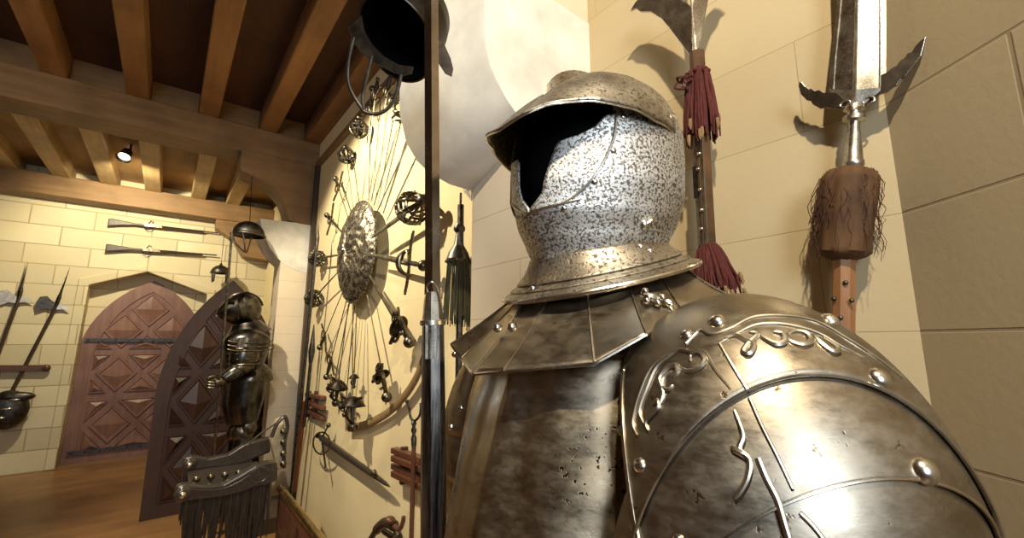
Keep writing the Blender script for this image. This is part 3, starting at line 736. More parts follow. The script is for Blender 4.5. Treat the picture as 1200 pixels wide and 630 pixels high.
for cx, cy in ((602, 350), (680, 338)):
    c = Z3(cx, cy, XP-.006); mb = MB(); mb.tube([c+V((0, math.cos(a*.5)*.010, math.sin(a*.5)*.008)) for a in range(11)], .0022, 6); mb.build('scroll', M['blade'], pt)
ax_ = lambda y: onX(interp([(120, 1001), (200, 999), (250, 991), (300, 990), (400, 988)], y), y, XP)
def lth(name, y0, y1, prof, mat, root, n=20, axf=ax_, org=None):
    p, q = axf(y0), axf(y1); d = q-p; mb = MB(); mb._lathe(p, d, *frame(d), prof, n); return mb.build(name, mat, root)
A0, A1 = onX(1001, 122, XP), onX(1000, 200, XP)
def lth2(name, p, q, prof, mat, root, n=20):
    d = q-p; mb = MB(); mb._lathe(p, d, *frame(d), prof, n); return mb.build(name, mat, root)
lth2('socket', A0, A1, [(0, .012), (.03, .018), (.09, .020), (.12, .013), (.17, .013), (.19, .021), (.25, .021), (.28, .012), (.34, .011), (.6, .015), (.85, .018), (.87, .020), (.93, .020), (.95, .018), (1.0, .018)], M['blade'], pt)
W0, W1 = onX(995, 196, XP), onX(988, 305, XP)
d = W1-W0; a_, b__ = frame(d); mb = MB()
def wrapf(u, v):
    r = interp([(0, .018), (.04, .040), (.12, .051), (.5, .052), (.9, .048), (.96, .049), (1, .020)], v)
    r *= 1+.05*math.sin(5*u*6.283+v*6)+.03*math.sin(11*u*6.283)
    if v > .95 or v < .02: r = min(r, .04)
    return W0+d*v+(a_*math.cos(u*6.2832)+b__*math.sin(u*6.2832))*r
mb.grid(wrapf, 48, 24); wrap = mb.build('velvet_wrap', M['velvet'], pt, label='worn brown velvet wrap')
fr = MB()
for k in range(170):
    u = random.choice([random.uniform(.0, 1.0), random.uniform(.30, .62)]); p = wrapf(u, random.uniform(.02, .5)); o_ = (p-(W0+d*.3)); o_ = V((o_.x, o_.y, 0)).normalized()
    L = random.uniform(.03, .13); c = [p+o_*.003]
    for q in range(1, 7): c.append(c[-1]+V((random.uniform(-.004, .003), random.uniform(-.006, .0075), -L/6))+o_*.0008)
    fr.tube(c, random.uniform(.0004, .0010), 4)
fr.build('frayed_threads', M['fray'], wrap, kind='stuff')
S0, S1 = onX(989, 300, XP), onX(988, 400, XP); dS = (S1-S0).normalized()
sh = MB(); E_ = S1+dS*1.45; sh.tube([S0, S1, E_], .0215, 8); shaft = sh.build('shaft', M['ashwood'], pt)
for x, y in ((991, 331), (977, 350), (998, 352), (1000, 392), (985, 372), (976, 398)):
    p = onX(x, y, XP-.0215); MB().dome(p, (-1, -.3, 0), .0050, .004).build('stud', M['iron'], shaft)

# tasselled three-pronged polearm
tp = thing('corseca', onX(845, 345, XA), 'polearm with curved side hooks and two maroon tassels, right of the helmet', 'polearm')
hook = [(812, 66), (806, 62), (800, 54), (794, 46), (785, 34), (775, 22), (762, 14), (750, 14), (745, 10), (738, 13), (744, 3), (752, -6), (765, -10), (780, -8), (795, -2), (806, 4), (812, 10)]
mb = MB(); mb.prism([onX(x, y, XA-.008) for x, y in hook], (.006, 0, 0)); mb.build('side_hook', M['blade'], tp, smooth=False, bevel=.0015)
hc = onX(814, 40, XA-.005)
hk = [onX(x, y, XA-.008) for x, y in hook]
mb = MB(); hk2 = [V((p.x-.3*(p.y-hc.y), hc.y-(p.y-hc.y)*.78, p.z)) for p in hk]; mb.prism(hk2, (.006, .002, 0)); mb.build('side_hook', M['blade'], tp, smooth=False, bevel=.0015)
mb = MB(); T0 = onX(819, 84, XA); T1 = onX(812, 0, XA); dT = (T1-T0)
mb._lathe(T0, dT, *frame(dT), [(0, .012), (.3, .010), (.45, .013), (.5, .011), (1.0, .008), (1.9, .010), (3.4, .001)], 8); mb.build('spike', M['blade'], tp, autos=20)
def tassel(root, name, top, bottom, rtop, rbot, ns, mat, head=True, hemp=None, kind=None):
    d = bottom-top; a, b = frame(d); t = MB()
    if head:
        t.grid(lambda u, v: top+d*(.02+.12*v)+(a*math.cos(u*6.2832)+b*math.sin(u*6.2832))*rtop*1.25*math.sin(max(.05, v)*math.pi)**.5*(1+.12*math.sin(u*50)), 40, 8)
    o = t.build(name, mat, root) if head else None
    s_ = MB()
    for k in range(ns):
        an = 6.2832*(k+random.uniform(-.4, .4))/ns; rr = random.uniform(.75, 1.0)
        n0 = a*math.cos(an)+b*math.sin(an); L = random.uniform(.86, 1.04)
        c = [top+d*(.03 if head else 0)+n0*rtop*rr]
        for q in (.15, .35, .6, .8, 1.0): c.append(top+d*q*L+n0*(rtop+(rbot-rtop)*min(1, q*1.25)**.8)*rr+V((random.uniform(-.002, .002), random.uniform(-.002, .002), 0)))
        s_.tube(c, [.0026, .003, .0032, .0034, .0032, .0022], 6)
    s = s_.build('tassel_strands' if o else name, mat, o or root, kind='stuff')
    if hemp:
        h = MB()
        for k in range(hemp):
            an = random.uniform(0, 6.28); n0 = a*math.cos(an)+b*math.sin(an); p = top+d*random.uniform(.62, .98)+n0*rbot*1.03
            h.tube([p, p+d*.08+n0*.002, p+d*.14], [.004, .005, .0015], 6)
        h.build('thread_ends', M['hemp'], o or root, kind='stuff')
    return o or s
tassel(tp, 'tassel', onX(818, 80, XA), onX(823, 166, XA), .024, .046, 58, M['maroon'], True, 9)
mb = MB()
for k in range(8):
    c = onX(800+random.uniform(-8, 10), 96+random.uniform(-6, 8), XA-.03); mb.tube(bez([c+V((random.uniform(-.01, .01), random.uniform(-.012, .012), random.uniform(-.012, .012))) for q in range(4)], 4), .003, 6)
mb.build('tassel_knot', M['maroon'], tp)
B0, B1 = onX(822, 160, XA), onX(829, 288, XA); dB = (B1-B0).normalized(); sd = V((0, -1, 0))
sh = MB(); sh.tube([B0-dB*.25, B1, B1+dB*1.75], [.021, .022, .022], 8); shaft = sh.build('shaft', M['velvet'], tp)
for s_ in (-1, 1):
    l = MB(); l.bar(B0+sd*.007*s_*1.4+V((-.0215, 0, 0)), B1+sd*.007*s_*1.4+V((-.0225, 0, 0)), .007, .003, up=(1, 0, 0)); l.build('langet', M['blade'], tp)
for x, y in ((818, 198), (820, 222), (822, 246), (822, 268), (819, 180)):
    MB().dome(onX(x, y, XA-.025), (-1, 0, 0), .0048, .004).build('stud', M['rivet'], shaft)
l = MB(); l.bar(onX(814, 195, XA-.023), onX(816, 232, XA-.023), .012, .003, up=(1, 0, 0)); l.build('dark_inset', M['iron'], tp)
tassel(tp, 'tassel', onX(829, 284, XA), onX(842, 348, XA), .018, .058, 66, M['maroon'], True, 14)

# dark tasselled polearm beside the near pier
XD = 1.14
dp = thing('halberd', onX(535, 500, XD), 'dark polearm with a green-black tassel, standing against the yellow wall beside the near pier', 'polearm')
mb = MB(); mb.tube([onX(540, 240, XD), onX(538, 400, XD), onX(535, 620, XD)], .017, 8); mb.build('shaft', M['iron'], dp)
ts = tassel(dp, 'tassel', onX(537, 300, XD), onX(535, 380, XD), .050, .068, 60, M['olive'], True)
mb = MB(); q0, q1 = onX(540, 226, XD), onX(537, 308, XD); mb._lathe(q0, q1-q0, *frame(q1-q0), [(0, .006), (.4, .010), (.5, .03), (.54, .03), (.58, .018), (.75, .026), (.85, .05), (.95, .062), (1.0, .05)], 18); mb.build('socket', M['iron'], dp)
mb = MB(); mb.prism([onX(x, y, XD) for x, y in [(543, 225), (540, 205), (541, 180), (545, 170), (552, 180), (549, 195), (553, 215), (552, 235), (547, 228)]], (.006, 0, 0)); mb.build('blade', M['blade'], dp, smooth=False)

# the upright polearm close in front
fp = thing('long_spear', dep(508, 630, .62), 'black octagonal-shafted polearm with a long narrow steel blade, upright in front of the sunburst wall', 'polearm')
F0, F1, F2 = dep(507.5, 378, .657), dep(508, 630, .62), dep(505.5, 0, .715)
dF = (F1-F0).normalized(); a_, b__ = CR, CF
def octa(name, p, q, r0, r1, mat, n=8, **k):
    t = MB(); d = q-p; x, y = frame(d, CF); 
    t._lathe(p, d, x, y, [(0, r0), (1, r1)], n); return t.build(name, mat, fp, autos=15, **k)
zf = F1.z; endp = F1+dF*((F1.z)/(-dF.z))
mb = MB(); x_, y_ = frame(dF, CF); mb._lathe(F0, endp-F0, x_, y_, [(0, .0165), (.12, .0188), (1, .0188)], 8); mb.build('shaft', M['shaft'], fp, autos=15)
F3 = dep(507, 342, .662)
mb = MB(); d = F0-F3; mb._lathe(F3, d, *frame(d, CF), [(0, .011), (.3, .0135), (1.0, .0165)], 8); mb.build('socket', M['blade'], fp, autos=15)
mb = MB(); mb._lathe(F0-dF*.004, dF*.008, *frame(dF, CF), [(0, .016), (.05, .0195), (.9, .0195), (1, .016)], 20); mb.build('collar_ring', M['blade'], fp)
for s_ in (-1, 1):
    mb = MB(); mb.bar(F0+CR*.006*s_-CF*.0165, F0+dF*.05+CR*.006*s_-CF*.018, .004, .003, up=CF); mb.build('langet', M['blade'], fp)
mb = MB(); bt = F2-dF*.35
for (p, w1, dpt) in ((F3+dF*.004, .0125, .009), (F3-dF*.05, .0115, .007), (F2, .0115, .006), (bt, .0015, .001)):
    mb.v += [p-CR*w1, p-CF*dpt+CR*.001, p+CR*w1, p+CF*dpt]
for i in range(3):
    for k in range(4): mb.f.append((i*4+k, i*4+(k+1) % 4, i*4+4+(k+1) % 4, i*4+4+k))
mb.build('blade', M['iron'] if False else M['spearblade'], fp, autos=10)
mb = MB(); mb.tube(bez([dep(501, 342, .652), dep(500, 335, .65), dep(506, 330, .648), dep(512, 338, .65), dep(516, 352, .65), dep(519, 366, .65)], 5), .0018, 6); mb.build('hook_ornament', M['blade'], fp)

# pot helmet with face bars hanging overhead
hh = thing('lobster_tailed_helmet', dep(462, 45, 1.05), 'black iron pot helmet with face bars hanging overhead before the big corbel', 'helmet')
hc = dep(464, 47, 1.05); ex = (dep(505, 66, 1.05)-dep(424, 28, 1.05)).normalized(); 
# opening plane: major axis ex, minor axis toward the viewer and up
ey = (CU*.50-CF*.80+CR*.12); ey = (ey-ex*ey.dot(ex)).normalized(); ez = ex.cross(ey).normalized()
if ez.z < 0: ez = -ez
RX = (dep(505, 66, 1.05)-dep(424, 28, 1.05)).length/2
def potf(u, v, o=0):
    a = 6.2832*u; r = RX*(interp([(0, 1.06), (.04, 1.0), (.2, 1.0), (.5, .96), (.7, .84), (.85, .62), (.95, .34), (1, .02)], v)); h = .19*v
    return hc+(ex*math.cos(a)+ey*math.sin(a)*1.1)*(r+o)+ez*(h+o*.5)
mb = MB(); mb.grid(potf, 56, 24); sk = mb.build('skull', M['darkiron'], hh, solid=.003)
mb = MB(); mb.grid(lambda u, v: potf(u, v*.97, -.006), 48, 16); mb.build('shade_shell', M['black'], sk)  # black inner shell standing in for the shade within the bowl
mb = MB(); mb.tube([potf(i/48, 0, .001) for i in range(49)], .003, 8, cap=False); mb.build('rolled_rim', M['iron'], sk)
# peak: curved plate on the left and lower side of the opening
D_ = 1.03
peakpts = [(424, 18), (408, 32), (412, 48), (424, 62), (440, 74), (458, 83), (472, 88), (482, 86), (484, 78), (468, 76), (450, 66), (436, 52), (427, 36)]
mb = MB(); mb.prism([dep(x, y, D_-.03*((x-400)/90)) for x, y in peakpts], CF*.004); mb.build('peak', M['darkiron'], hh, smooth=False)
mb = MB(); fl_ = [(512, 46), (520, 50), (528, 68), (531, 80), (529, 89), (521, 85), (514, 74), (510, 62)]
mb.prism([dep(x, y, 1.04) for x, y in fl_], CF*.005); mb.build('ear_flap', M['darkiron'], hh, smooth=False)
for pts in ([(415, 44), (409, 70), (408, 95), (414, 112), (426, 130)], [(436, 66), (430, 90), (425, 112), (426, 130)], [(470, 88), (466, 105), (459, 122), (447, 132), (434, 133), (426, 130)]):
    mb = MB(); mb.tube(bez([dep(x, y, .99) for x, y in pts], 5), .0042, 8); mb.build('face_bar', M['iron'], hh)
mb = MB(); tp_ = potf(0, 1); mb.tube([tp_, V((tp_.x+.05, NP0+.2, 3.6))], .003, 6); mb.build('hanging_wire', M['iron'], hh)

# ================================================================ SUNBURST OF SWORDS
XS = 1.17
SC = onX(426, 296, XS)
sb = thing('round_shield', V((XS, SC.y, SC.z)), 'round embossed steel shield at the centre of the sunburst of swords', 'shield')
def shf(u, v):
    a = 6.2832*u; r = .40*v; bul = .13*math.sqrt(max(0, 1-v*v*.93))
    em = .005*math.sin(a*8+v*9)*math.sin(v*16)+.004*math.sin(a*19+3*math.sin(v*11)) * (v > .12)*(v < .86)
    if v > .9: em = .005*math.sin(a*46)
    return V((XS-.02-bul-em*(v > .02), SC.y-r*math.cos(a), SC.z+r*math.sin(a)))
mb = MB(); mb.grid(shf, 160, 40); so = mb.build('shield_bowl', M['shield'], sb, solid=.004)
mb = MB(); mb.tube([shf(i/64, 1.0)+V((-.004, 0, 0)) for i in range(65)], .009, 8, cap=False); mb.build('shield_rim', M['shield'], sb)
mb = MB(); mb.dome(shf(0, 0)+V((.004, 0, 0)), (-1, 0, 0), .03, .03); mb.build('shield_boss', M['rivet'], sb)
mb = MB(); mb._lathe(V((XS-.03, SC.y, SC.z)), V((.068, 0, 0)), V((0, 1, 0)), V((0, 0, 1)), [(0, .0), (.01, .06), (1, .06)], 16); mb.build('bracket', M['darkwood'], sb)

def sword(ang, rh, kind, lab, two=False, bw=.011, lean=.0, r0=.415, size=1.0, off=.0):
    a = math.radians(ang); dr_ = V((0, -math.cos(a), math.sin(a))); tn = V((0, math.sin(a), math.cos(a))); nx = V((-1, 0, 0))
    base = V((XS-.035-off, SC.y, SC.z))
    P = lambda r, t=0, n=0: base+dr_*r+tn*t+nx*n
    rt = thing('sword', P(rh), lab, 'sword', 'swords of the sunburst')
    mb = MB(); n0 = P(r0); n1 = P(rh-.01)
    for p, w_ in ((n0, bw*.5), (n0.lerp(n1, .3), bw*.8), (n1, bw)):
        mb.v += [p-tn*w_, p+nx*.0045, p+tn*w_, p-nx*.004]
    for i in range(2):
        for k in range(4): mb.f.append((i*4+k, i*4+(k+1) % 4, i*4+4+(k+1) % 4, i*4+4+k))
    mb.f += [(3, 2, 1, 0), (8, 9, 10, 11)]
    mb.build('blade', M['swordblade'], rt, autos=10)
    s = size*1.25; g = .11*s
    mb = MB(); mb._lathe(P(rh), dr_*g, tn, nx, [(0, .011), (.1, .013), (.5, .016), (.9, .012), (1, .010)], 10); gr = mb.build('grip', M['darkleather'], rt)
    mb = MB(); mb.ball(P(rh+g+.018*s), .022*s, 14, 10); mb.build('pommel', M['hilt'], rt)
    gd = MB(); R = .05*s
    def arc(f, n=10, r=.0042): gd.tube([f(i/n) for i in range(n+1)], r*1.5*s**.5, 6)
    if kind == 'basket':
        for k in range(9):
            ph = 6.2832*k/9
            arc(lambda t, ph=ph: P(rh+g*(-.15+1.15*t), R*1.15*math.cos(ph)*math.sin(math.pi*(.12+.8*t)), R*1.15*math.sin(ph)*math.sin(math.pi*(.12+.8*t))), 10, .0046)
        for tt in (.3, .55, .78):
            rr = R*1.15*math.sin(math.pi*(.12+.8*tt)); arc(lambda t, tt=tt, rr=rr: P(rh+g*(-.15+1.15*tt), rr*math.cos(6.2832*t), rr*math.sin(6.2832*t)), 20, .0042)
        for k in range(12):
            ph = 6.2832*k/12; q = .45 if k % 2 else .62; rr = R*1.18*math.sin(math.pi*(.12+.8*q)); gd.ball(P(rh+g*(-.15+1.15*q), rr*math.cos(ph), rr*math.sin(ph)), .011, 8, 6)
    elif kind == 'cup':
        gd.grid(lambda u, v: P(rh-.005+.05*s*v**2, R*1.15*v*math.cos(6.2832*u), R*1.15*v*math.sin(6.2832*u)), 28, 8)
        arc(lambda t: P(rh+.02, (-.11+.22*t)*s, 0), 10, .005)
        arc(lambda t: P(rh+.02+(g-.01)*t, .045*s*math.sin(math.pi*t), R*.9*math.sin(math.pi*t)), 12)
    elif kind == 'swept':
        arc(lambda t: P(rh+.01*math.sin(t*6), (-.12+.24*t)*s, 0), 12, .0055)
        arc(lambda t: P(rh+g*t, 0, R*1.1*math.sin(math.pi*t)), 12)
        arc(lambda t: P(rh-.03*math.sin(math.pi*t), R*math.cos(math.pi*t), R*.9*math.sin(math.pi*t)), 12)
        arc(lambda t: P(rh+.05*t, R*math.cos(math.pi*t), R*1.0*math.sin(math.pi*t)), 12)
        arc(lambda t: P(rh+g*.6*t, R*.9*math.sin(math.pi*t*.9), R*.7), 12)
        gd.ball(P(rh, .125*s), .009); gd.ball(P(rh, -.125*s), .009)
    elif kind == 'shell':
        for sg_ in (-1, 1):
            arc(lambda t, sg_=sg_: P(rh+.015+.045*(1-t)*math.sin(11*t), sg_*(R*.75+R*.75*(1-t)*math.cos(11*t)), .02+.02*sg_), 26, .0050)
            gd.ball(P(rh+.015, sg_*R*.75, .03), .014, 10, 8)
        gd.grid(lambda u, v: P(rh+.01+.03*v*v, R*1.0*v*math.cos(6.2832*u), R*.7*v*math.sin(6.2832*u)+.01), 24, 5)
        arc(lambda t: P(rh+g*t, R*1.1*math.sin(math.pi*t), R*.5*math.sin(math.pi*t)), 12, .007)
        arc(lambda t: P(rh+.01, (-.08*t)*s, .012*t), 8, .007); gd.ball(P(rh+.01, -.085*s, .014), .012)
        for k in range(5): gd.ball(P(rh+g*.2*k+.01, R*1.1*math.sin(math.pi*(.1+k*.2)), R*.5), .010)
    else:
        arc(lambda t: P(rh+.02*math.cos(t*6.28), (-.13+.26*t)*s, 0), 12, .0055)
        arc(lambda t: P(rh-.025+.04*math.cos(6.2832*t), R*.6*math.sin(6.2832*t), .02), 16, .004)
    gd.build('guard', M['darkiron'] if kind == 'cup' else M['hilt'], rt, solid=.002 if kind in ('cup', 'shell') else 0)
    return rt
clock = 'in the sunburst on the yellow wall'
sword(95, 1.02, 'basket', 'basket-hilted sword pointing its hilt straight up, topmost of the sunburst above the shield', off=.03)
sword(86, 1.20, 'plain', 'thin sword with small ring guard, just right of the topmost basket hilt of the sunburst', bw=.009)
sword(78, 1.27, 'plain', 'narrow sword second right of the topmost basket hilt, beside the grey corbel', bw=.008, size=.6, off=.03)
sword(70, 1.27, 'plain', 'slender dark-bladed sword of the sunburst whose hilt is level with the corbel foot', bw=.012, size=.7)
sword(61, 1.20, 'plain', 'dark sword of the sunburst running up behind the hanging face bars', bw=.012)
sword(50, 1.10, 'swept', 'sword with an ornate dark hilt tucked against the big corbel, upper right of the sunburst', bw=.020)
sword(36, 1.18, 'plain', 'broad pale blade of the sunburst disappearing behind the upright spear, upper right', bw=.014)
sword(5, .98, 'basket', 'broad-bladed sword with a big dark cage hilt, right of the shield', bw=.022, size=1.35, off=.05)
sword(-13, 1.02, 'swept', 'sword with a looped shell guard at about four on the clock, right of the shield', bw=.022, size=1.2, off=.03)
sword(-34, 1.05, 'shell', 'broadsword with a scrolled shell guard, lower right of the shield', bw=.022, size=1.25, off=.03)
sword(-57, 1.05, 'shell', 'sword with curled dark guard hanging lower right, above the curved band', bw=.011, size=1.2)
sword(-80, 1.10, 'cup', 'rapier with a large round black cup guard at the foot of the sunburst', bw=.008, size=1.25, off=.05)
sword(-87, .94, 'cup', 'thin rapier second from right among those pointing straight down', bw=.007, size=.55)
sword(-95, 1.13, 'swept', 'thin rapier pointing straight down just left of the black cup guards', bw=.007, size=.75)
sword(-102, 1.02, 'cup', 'rapier with a round looped guard, left of the large black cup', bw=.007, size=1.1, off=.03)
sword(-112, 1.10, 'swept', 'slim rapier lower left of the sunburst, inside the lowest left hilts', bw=.007, size=.8)
sword(-123, 1.03, 'plain', 'sword with thin crossguard pointing to the lower left corner of the sunburst', bw=.010)
sword(-141, 1.03, 'plain', 'sword with a small ring hilt pointing lower left, below the rose-shaped hilts', bw=.010)
sword(-167, 1.16, 'basket', 'sword with a ball-like basket hilt at the left, lower of the two rose-shaped hilts', bw=.012, size=1.15, off=.02)
sword(174, 1.12, 'basket', 'sword with a ball-like basket hilt at the left, upper of the two rose-shaped hilts', bw=.012, size=1.1, off=.02)
sword(152, .98, 'plain', 'short sword with a ball pommel pointing to the upper left of the shield', bw=.010)
sword(133, 1.00, 'plain', 'sword with small ball hilt in the upper left of the sunburst, below the wicker-like hilt', bw=.010)
sword(117, 1.05, 'basket', 'sword with a pale wicker-like basket hilt, upper left near the oak rail', bw=.010)

# plain curved band, a flattened tube on the wall, below the sunburst
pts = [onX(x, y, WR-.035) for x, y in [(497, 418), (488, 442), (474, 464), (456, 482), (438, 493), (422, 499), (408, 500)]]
mb = MB(); mb.tube(bez(pts, 6), [.028]*37, 10, flat=.45, up=(1, 0, 0)); mb.build('curved_band', M['leather'], org=pts[-1], label='plain tan curved band on the yellow wall below the sunburst', cat='scabbard')

# sheathed sword lying slantwise
s0, s1 = onX(377, 513, 1.15), onX(457, 570, 1.15)
rt = thing('sheathed_sword', s0, 'short dark sheathed sword with ring guard, slanting on the yellow wall below the sunburst', 'sword')
mb = MB(); d = s1-s0; mb._lathe(s0, d, *frame(d, V((1, 0, 0))), [(0, .026), (.1, .028), (.8, .018), (.95, .012), (1, .003)], 10); sc_ = mb.build('scabbard', M['darkleather'], rt)
pb_ = s0.lerp(s1, .86); mb = MB(); mb.ball(pb_+V((-.02, 0, .03)), .018); mb.tube([pb_, pb_+V((-.02, 0, .05))], .008, 6); mb.build('chape', M['hilt'], sc_)
mb = MB(); mb._lathe(s0, -d*.07, *frame(d), [(0, .012), (.5, .016), (1, .02)], 10); mb.ball(s0-d*.08, .024); mb.build('grip', M['hilt'], rt)
mb = MB(); c = onX(381, 528, 1.15); up_ = onX(385, 498, 1.14); dn_ = onX(382, 550, 1.14); mb.tube([up_, s0, dn_], .008, 6); mb.ball(up_, .02); mb.ball(dn_, .012)
mb.tube([onX(377+10*math.cos(t*.4), 519+13*math.sin(t*.4), 1.13) for t in range(17)], .007, 6, cap=False); mb.build('ring_guard', M['hilt'], rt)

# musket rest (forked)
XR = 1.12
rt = thing('musket_rest', onX(482, 630, XR), 'dark staff with a two-pronged iron fork on top, leaning by the upright spear', 'musket rest')
mb = MB(); mb.tube([onX(485, 520, XR), onX(482, 630, XR), onX(481, 760, XR)], .013, 8); mb.build('shaft', M['redwood'], rt)
mb = MB(); mb._lathe(onX(485, 492, XR), onX(485, 522, XR)-onX(485, 492, XR), V((1, 0, 0)), V((0, 1, 0)), [(0, .008), (.1, .016), (.25, .009), (.4, .016), (.55, .009), (.7, .016), (1, .014)], 10); mb.build('turned_neck', M['iron'], rt)
mb = MB(); mb.tube(bez([onX(x, y, XR) for x, y in [(477, 472), (480, 480), (481, 488), (485, 493), (491, 488), (493, 480), (493, 472)]], 5), .007, 8); mb.ball(onX(477, 470, XR), .011); mb.build('fork', M['iron'], rt)

# wooden wall racks
def rack(pts, x0, lab, n=3):
    rt = thing('wall_rack', onX(*pts[0], WR), lab, 'rack')
    (xa, ya), (xb, yb) = pts
    for k in range(n):
        p = onX(xa, ya+k*9, WR-.03-.02*(k % 2)); q = onX(xb, yb+k*9+3*k, WR-.03-.02*(k % 2)); mb = MB(); mb.bar(p, q, .05, .034); mb.build('rail', M['redwood'], rt, smooth=False, bevel=.006)
    for t in (.15, .6):
        p = onX(xa+(xb-xa)*t, ya-4, WR-.015); q = onX(xa+(xb-xa)*t, ya+(yb-ya)*t+n*9, WR-.015); mb = MB(); mb.bar(p, V((p.x, p.y, q.z)), .03, .04); mb.build('upright', M['redwood'], rt, smooth=False)
    return rt
rack(((462, 527), (545, 556)), 0, 'reddish wooden rail rack on the yellow wall behind the forked staff', 4)
rack(((360, 462), (379, 466)), 0, 'small reddish wooden bracket rack beside the red-painted shaft by the pier', 3)

# poles at the left edge of the yellow wall
XL = 1.12
rt = thing('red_polearm', onX(345, 575, XL), 'slim polearm with a red-painted lower shaft leaning at the left edge of the yellow wall', 'polearm')
mb = MB(); mb.tube([onX(366, 405, XL), onX(361, 455, XL), onX(356, 500, XL)], .016, 8); mb.build('upper_shaft', M['iron'], rt)
mb = MB(); mb.tube([onX(357, 470, XL), onX(345, 575, XL)], .024, 8); mb.build('lower_shaft', M['redpaint'], rt)
mb = MB(); q0 = onX(368, 380, XL); q1 = onX(364, 425, XL); mb._lathe(q0, q1-q0, *frame(q1-q0), [(0, .004), (.5, .022), (.7, .03), (1, .018)], 10); mb.build('spearhead', M['iron'], rt)
rt = thing('black_pole', onX(340, 585, 1.10), 'thin black pole running up the edge of the far pier', 'pole')
mb = MB(); mb.tube([onX(371, 290, 1.04), onX(356, 440, 1.04), onX(340, 585, 1.04), onX(340, 585, 1.04)-V((0, -.01, onX(340, 585, 1.04).z))], .014, 8); mb.build('shaft', M['iron'], rt)
mb = MB(); q0 = onX(373, 262, 1.04); q1 = onX(371, 292, 1.04); mb._lathe(q0, q1-q0, *frame(q1-q0), [(0, .003), (.6, .02), (1, .014)], 8); mb.build('point', M['iron'], rt)
# brass-railed wooden barrier
zb_ = .42
ra = at(331, 572, 2, zb_); rb_ = at(372, 632, 2, zb_)
xr_ = (ra.x+rb_.x)/2
rt = thing('barrier', (xr_, 3.4, 0), 'low red-brown wooden barrier with a brass top rail in front of the yellow wall', 'barrier')
mb = MB(); mb.tube([V((xr_, ra.y, zb_)), V((xr_, 1.9, zb_))], .028, 12); mb.tube([V((xr_, ra.y, zb_)), V((xr_, ra.y+.03, zb_))], .027, 12); mb.build('brass_rail', M['brass'], rt)
mb = MB(); mb.box((xr_-.015, 1.9, 0), (xr_+.015, ra.y-.02, zb_-.02)); mb.build('panel', M['redwood'], rt, smooth=False)
# dark knotted flintlock pistol at the bottom
rt = thing('flintlock_pistol', onX(455, 618, 1.15), 'dark ornate pistol with a curled red-brown butt at the bottom of the yellow wall', 'pistol')
mb = MB(); mb.tube(bez([onX(x, y, 1.13) for x, y in [(434, 632), (442, 620), (452, 612), (462, 616), (468, 630)]], 6), [.018]*6+[.03]*13+[.02]*6, 10); mb.build('stock', M['darkwood'], rt)
mb = MB(); mb.ball(onX(457, 609, 1.10), .03, 14, 10, (1, 1.1, .7)); mb.tube(bez([onX(x, y, 1.1) for x, y in [(462, 616), (468, 620), (472, 612), (473, 605)]], 5), .012, 8); mb.build('lock', M['redwood'], rt)
mb = MB(); mb.tube([onX(450, 622, 1.10), onX(462, 630, 1.10)], .016, 8); mb.build('barrel', M['hilt'], rt)

# ================================================================ FAR END
YW = YF-.05
def musket(y0px, y1px, x0px, x1px, lab):
    a = onY(x0px, y0px, YW); b = onY(x1px, y1px, YW); d = b-a; upv = V((0, 0, 1))
    rt = thing('musket', a, lab, 'musket', 'muskets above the far door')
    P = lambda t, u: a+d*t+upv*u
    mb = MB(); mb.prism([P(0, .045), P(.02, .05), P(.22, .02), P(.34, .018), P(.34, -.012), P(.22, -.012), P(.12, -.03), P(.0, -.062)], (0, -.04, 0)); mb.build('butt', M['darkwood'], rt, smooth=False, bevel=.01)
    mb = MB(); mb.tube([P(.32, 0)+V((0, -.02, 0)), P(.86, 0)+V((0, -.02, 0))], [.022, .014], 8); mb.build('fore_stock', M['darkwood'], rt)
    mb = MB(); mb.tube([P(.32, .018)+V((0, -.02, 0)), P(1.0, .012)+V((0, -.02, 0))], .010, 8); mb.build('barrel', M['iron'], rt)
    mb = MB(); mb.prism([P(.30, .030), P(.42, .030), P(.46, .012), P(.46, -.012), P(.31, -.014)], (0, -.05, 0)); mb.tube([P(.34, .03)+V((0, -.05, 0)), P(.36, .075)+V((0, -.05, 0)), P(.38, .05)+V((0, -.05, 0))], .008, 6); mb.build('lock', M['hilt'], rt, smooth=False)
    mb = MB(); mb.tube([P(.30+.08*t/8, -.02-.035*math.sin(math.pi*t/8))+V((0, -.02, 0)) for t in range(9)], .006, 6); mb.build('trigger_guard', M['hilt'], rt)
musket(260, 274, 127, 255, 'upper of the two long muskets hung on the stone wall above the far door')
musket(290, 300, 124, 254, 'lower of the two long muskets hung on the stone wall above the far door')

def pole_halberd(ptip, phead, pbot, lab, flip=1, s=1.0):
    a, h, b = onY(*ptip, YW), onY(*phead, YW), onY(*pbot, YW); d = (b-h).normalized(); sd = d.cross(V((0, 1, 0))).normalized()*flip
    rt = thing('halberd', b, lab, 'halberd', 'halberds on the far wall')
    mb = MB(); mb.tube([h, b], .020, 8); mb.build('shaft', M['darkwood'], rt)
    mb = MB(); L = (h-a).length; mb._lathe(h, a-h, *frame(a-h), [(0, .022), (.2, .024), (.35, .012), (1, .001)], 6); mb.build('spike', M['iron'], rt, autos=15)
    P = lambda u, v: h+sd*u*s+d*v*s
    mb = MB(); mb.prism([P(.015, -.03), P(.06, -.05), P(.13, -.10), P(.19, -.07), P(.20, .02), P(.15, .12), P(.08, .06), P(.015, .06)], (0, -.008, 0)); mb.build('axe_blade', M['blade'] if 'pale' in lab else M['iron'], rt, smooth=False)
    mb = MB(); mb.prism([P(-.015, -.03), P(-.08, -.02), P(-.15, .02), P(-.09, .025), P(-.015, .05)], (0, -.008, 0)); mb.build('back_beak', M['blade'], rt, smooth=False)
pole_halberd((33, 306), (22, 350), (-6, 425), 'pale-headed halberd slanting on the far wall, left one with a steel axe head', -1, .95)
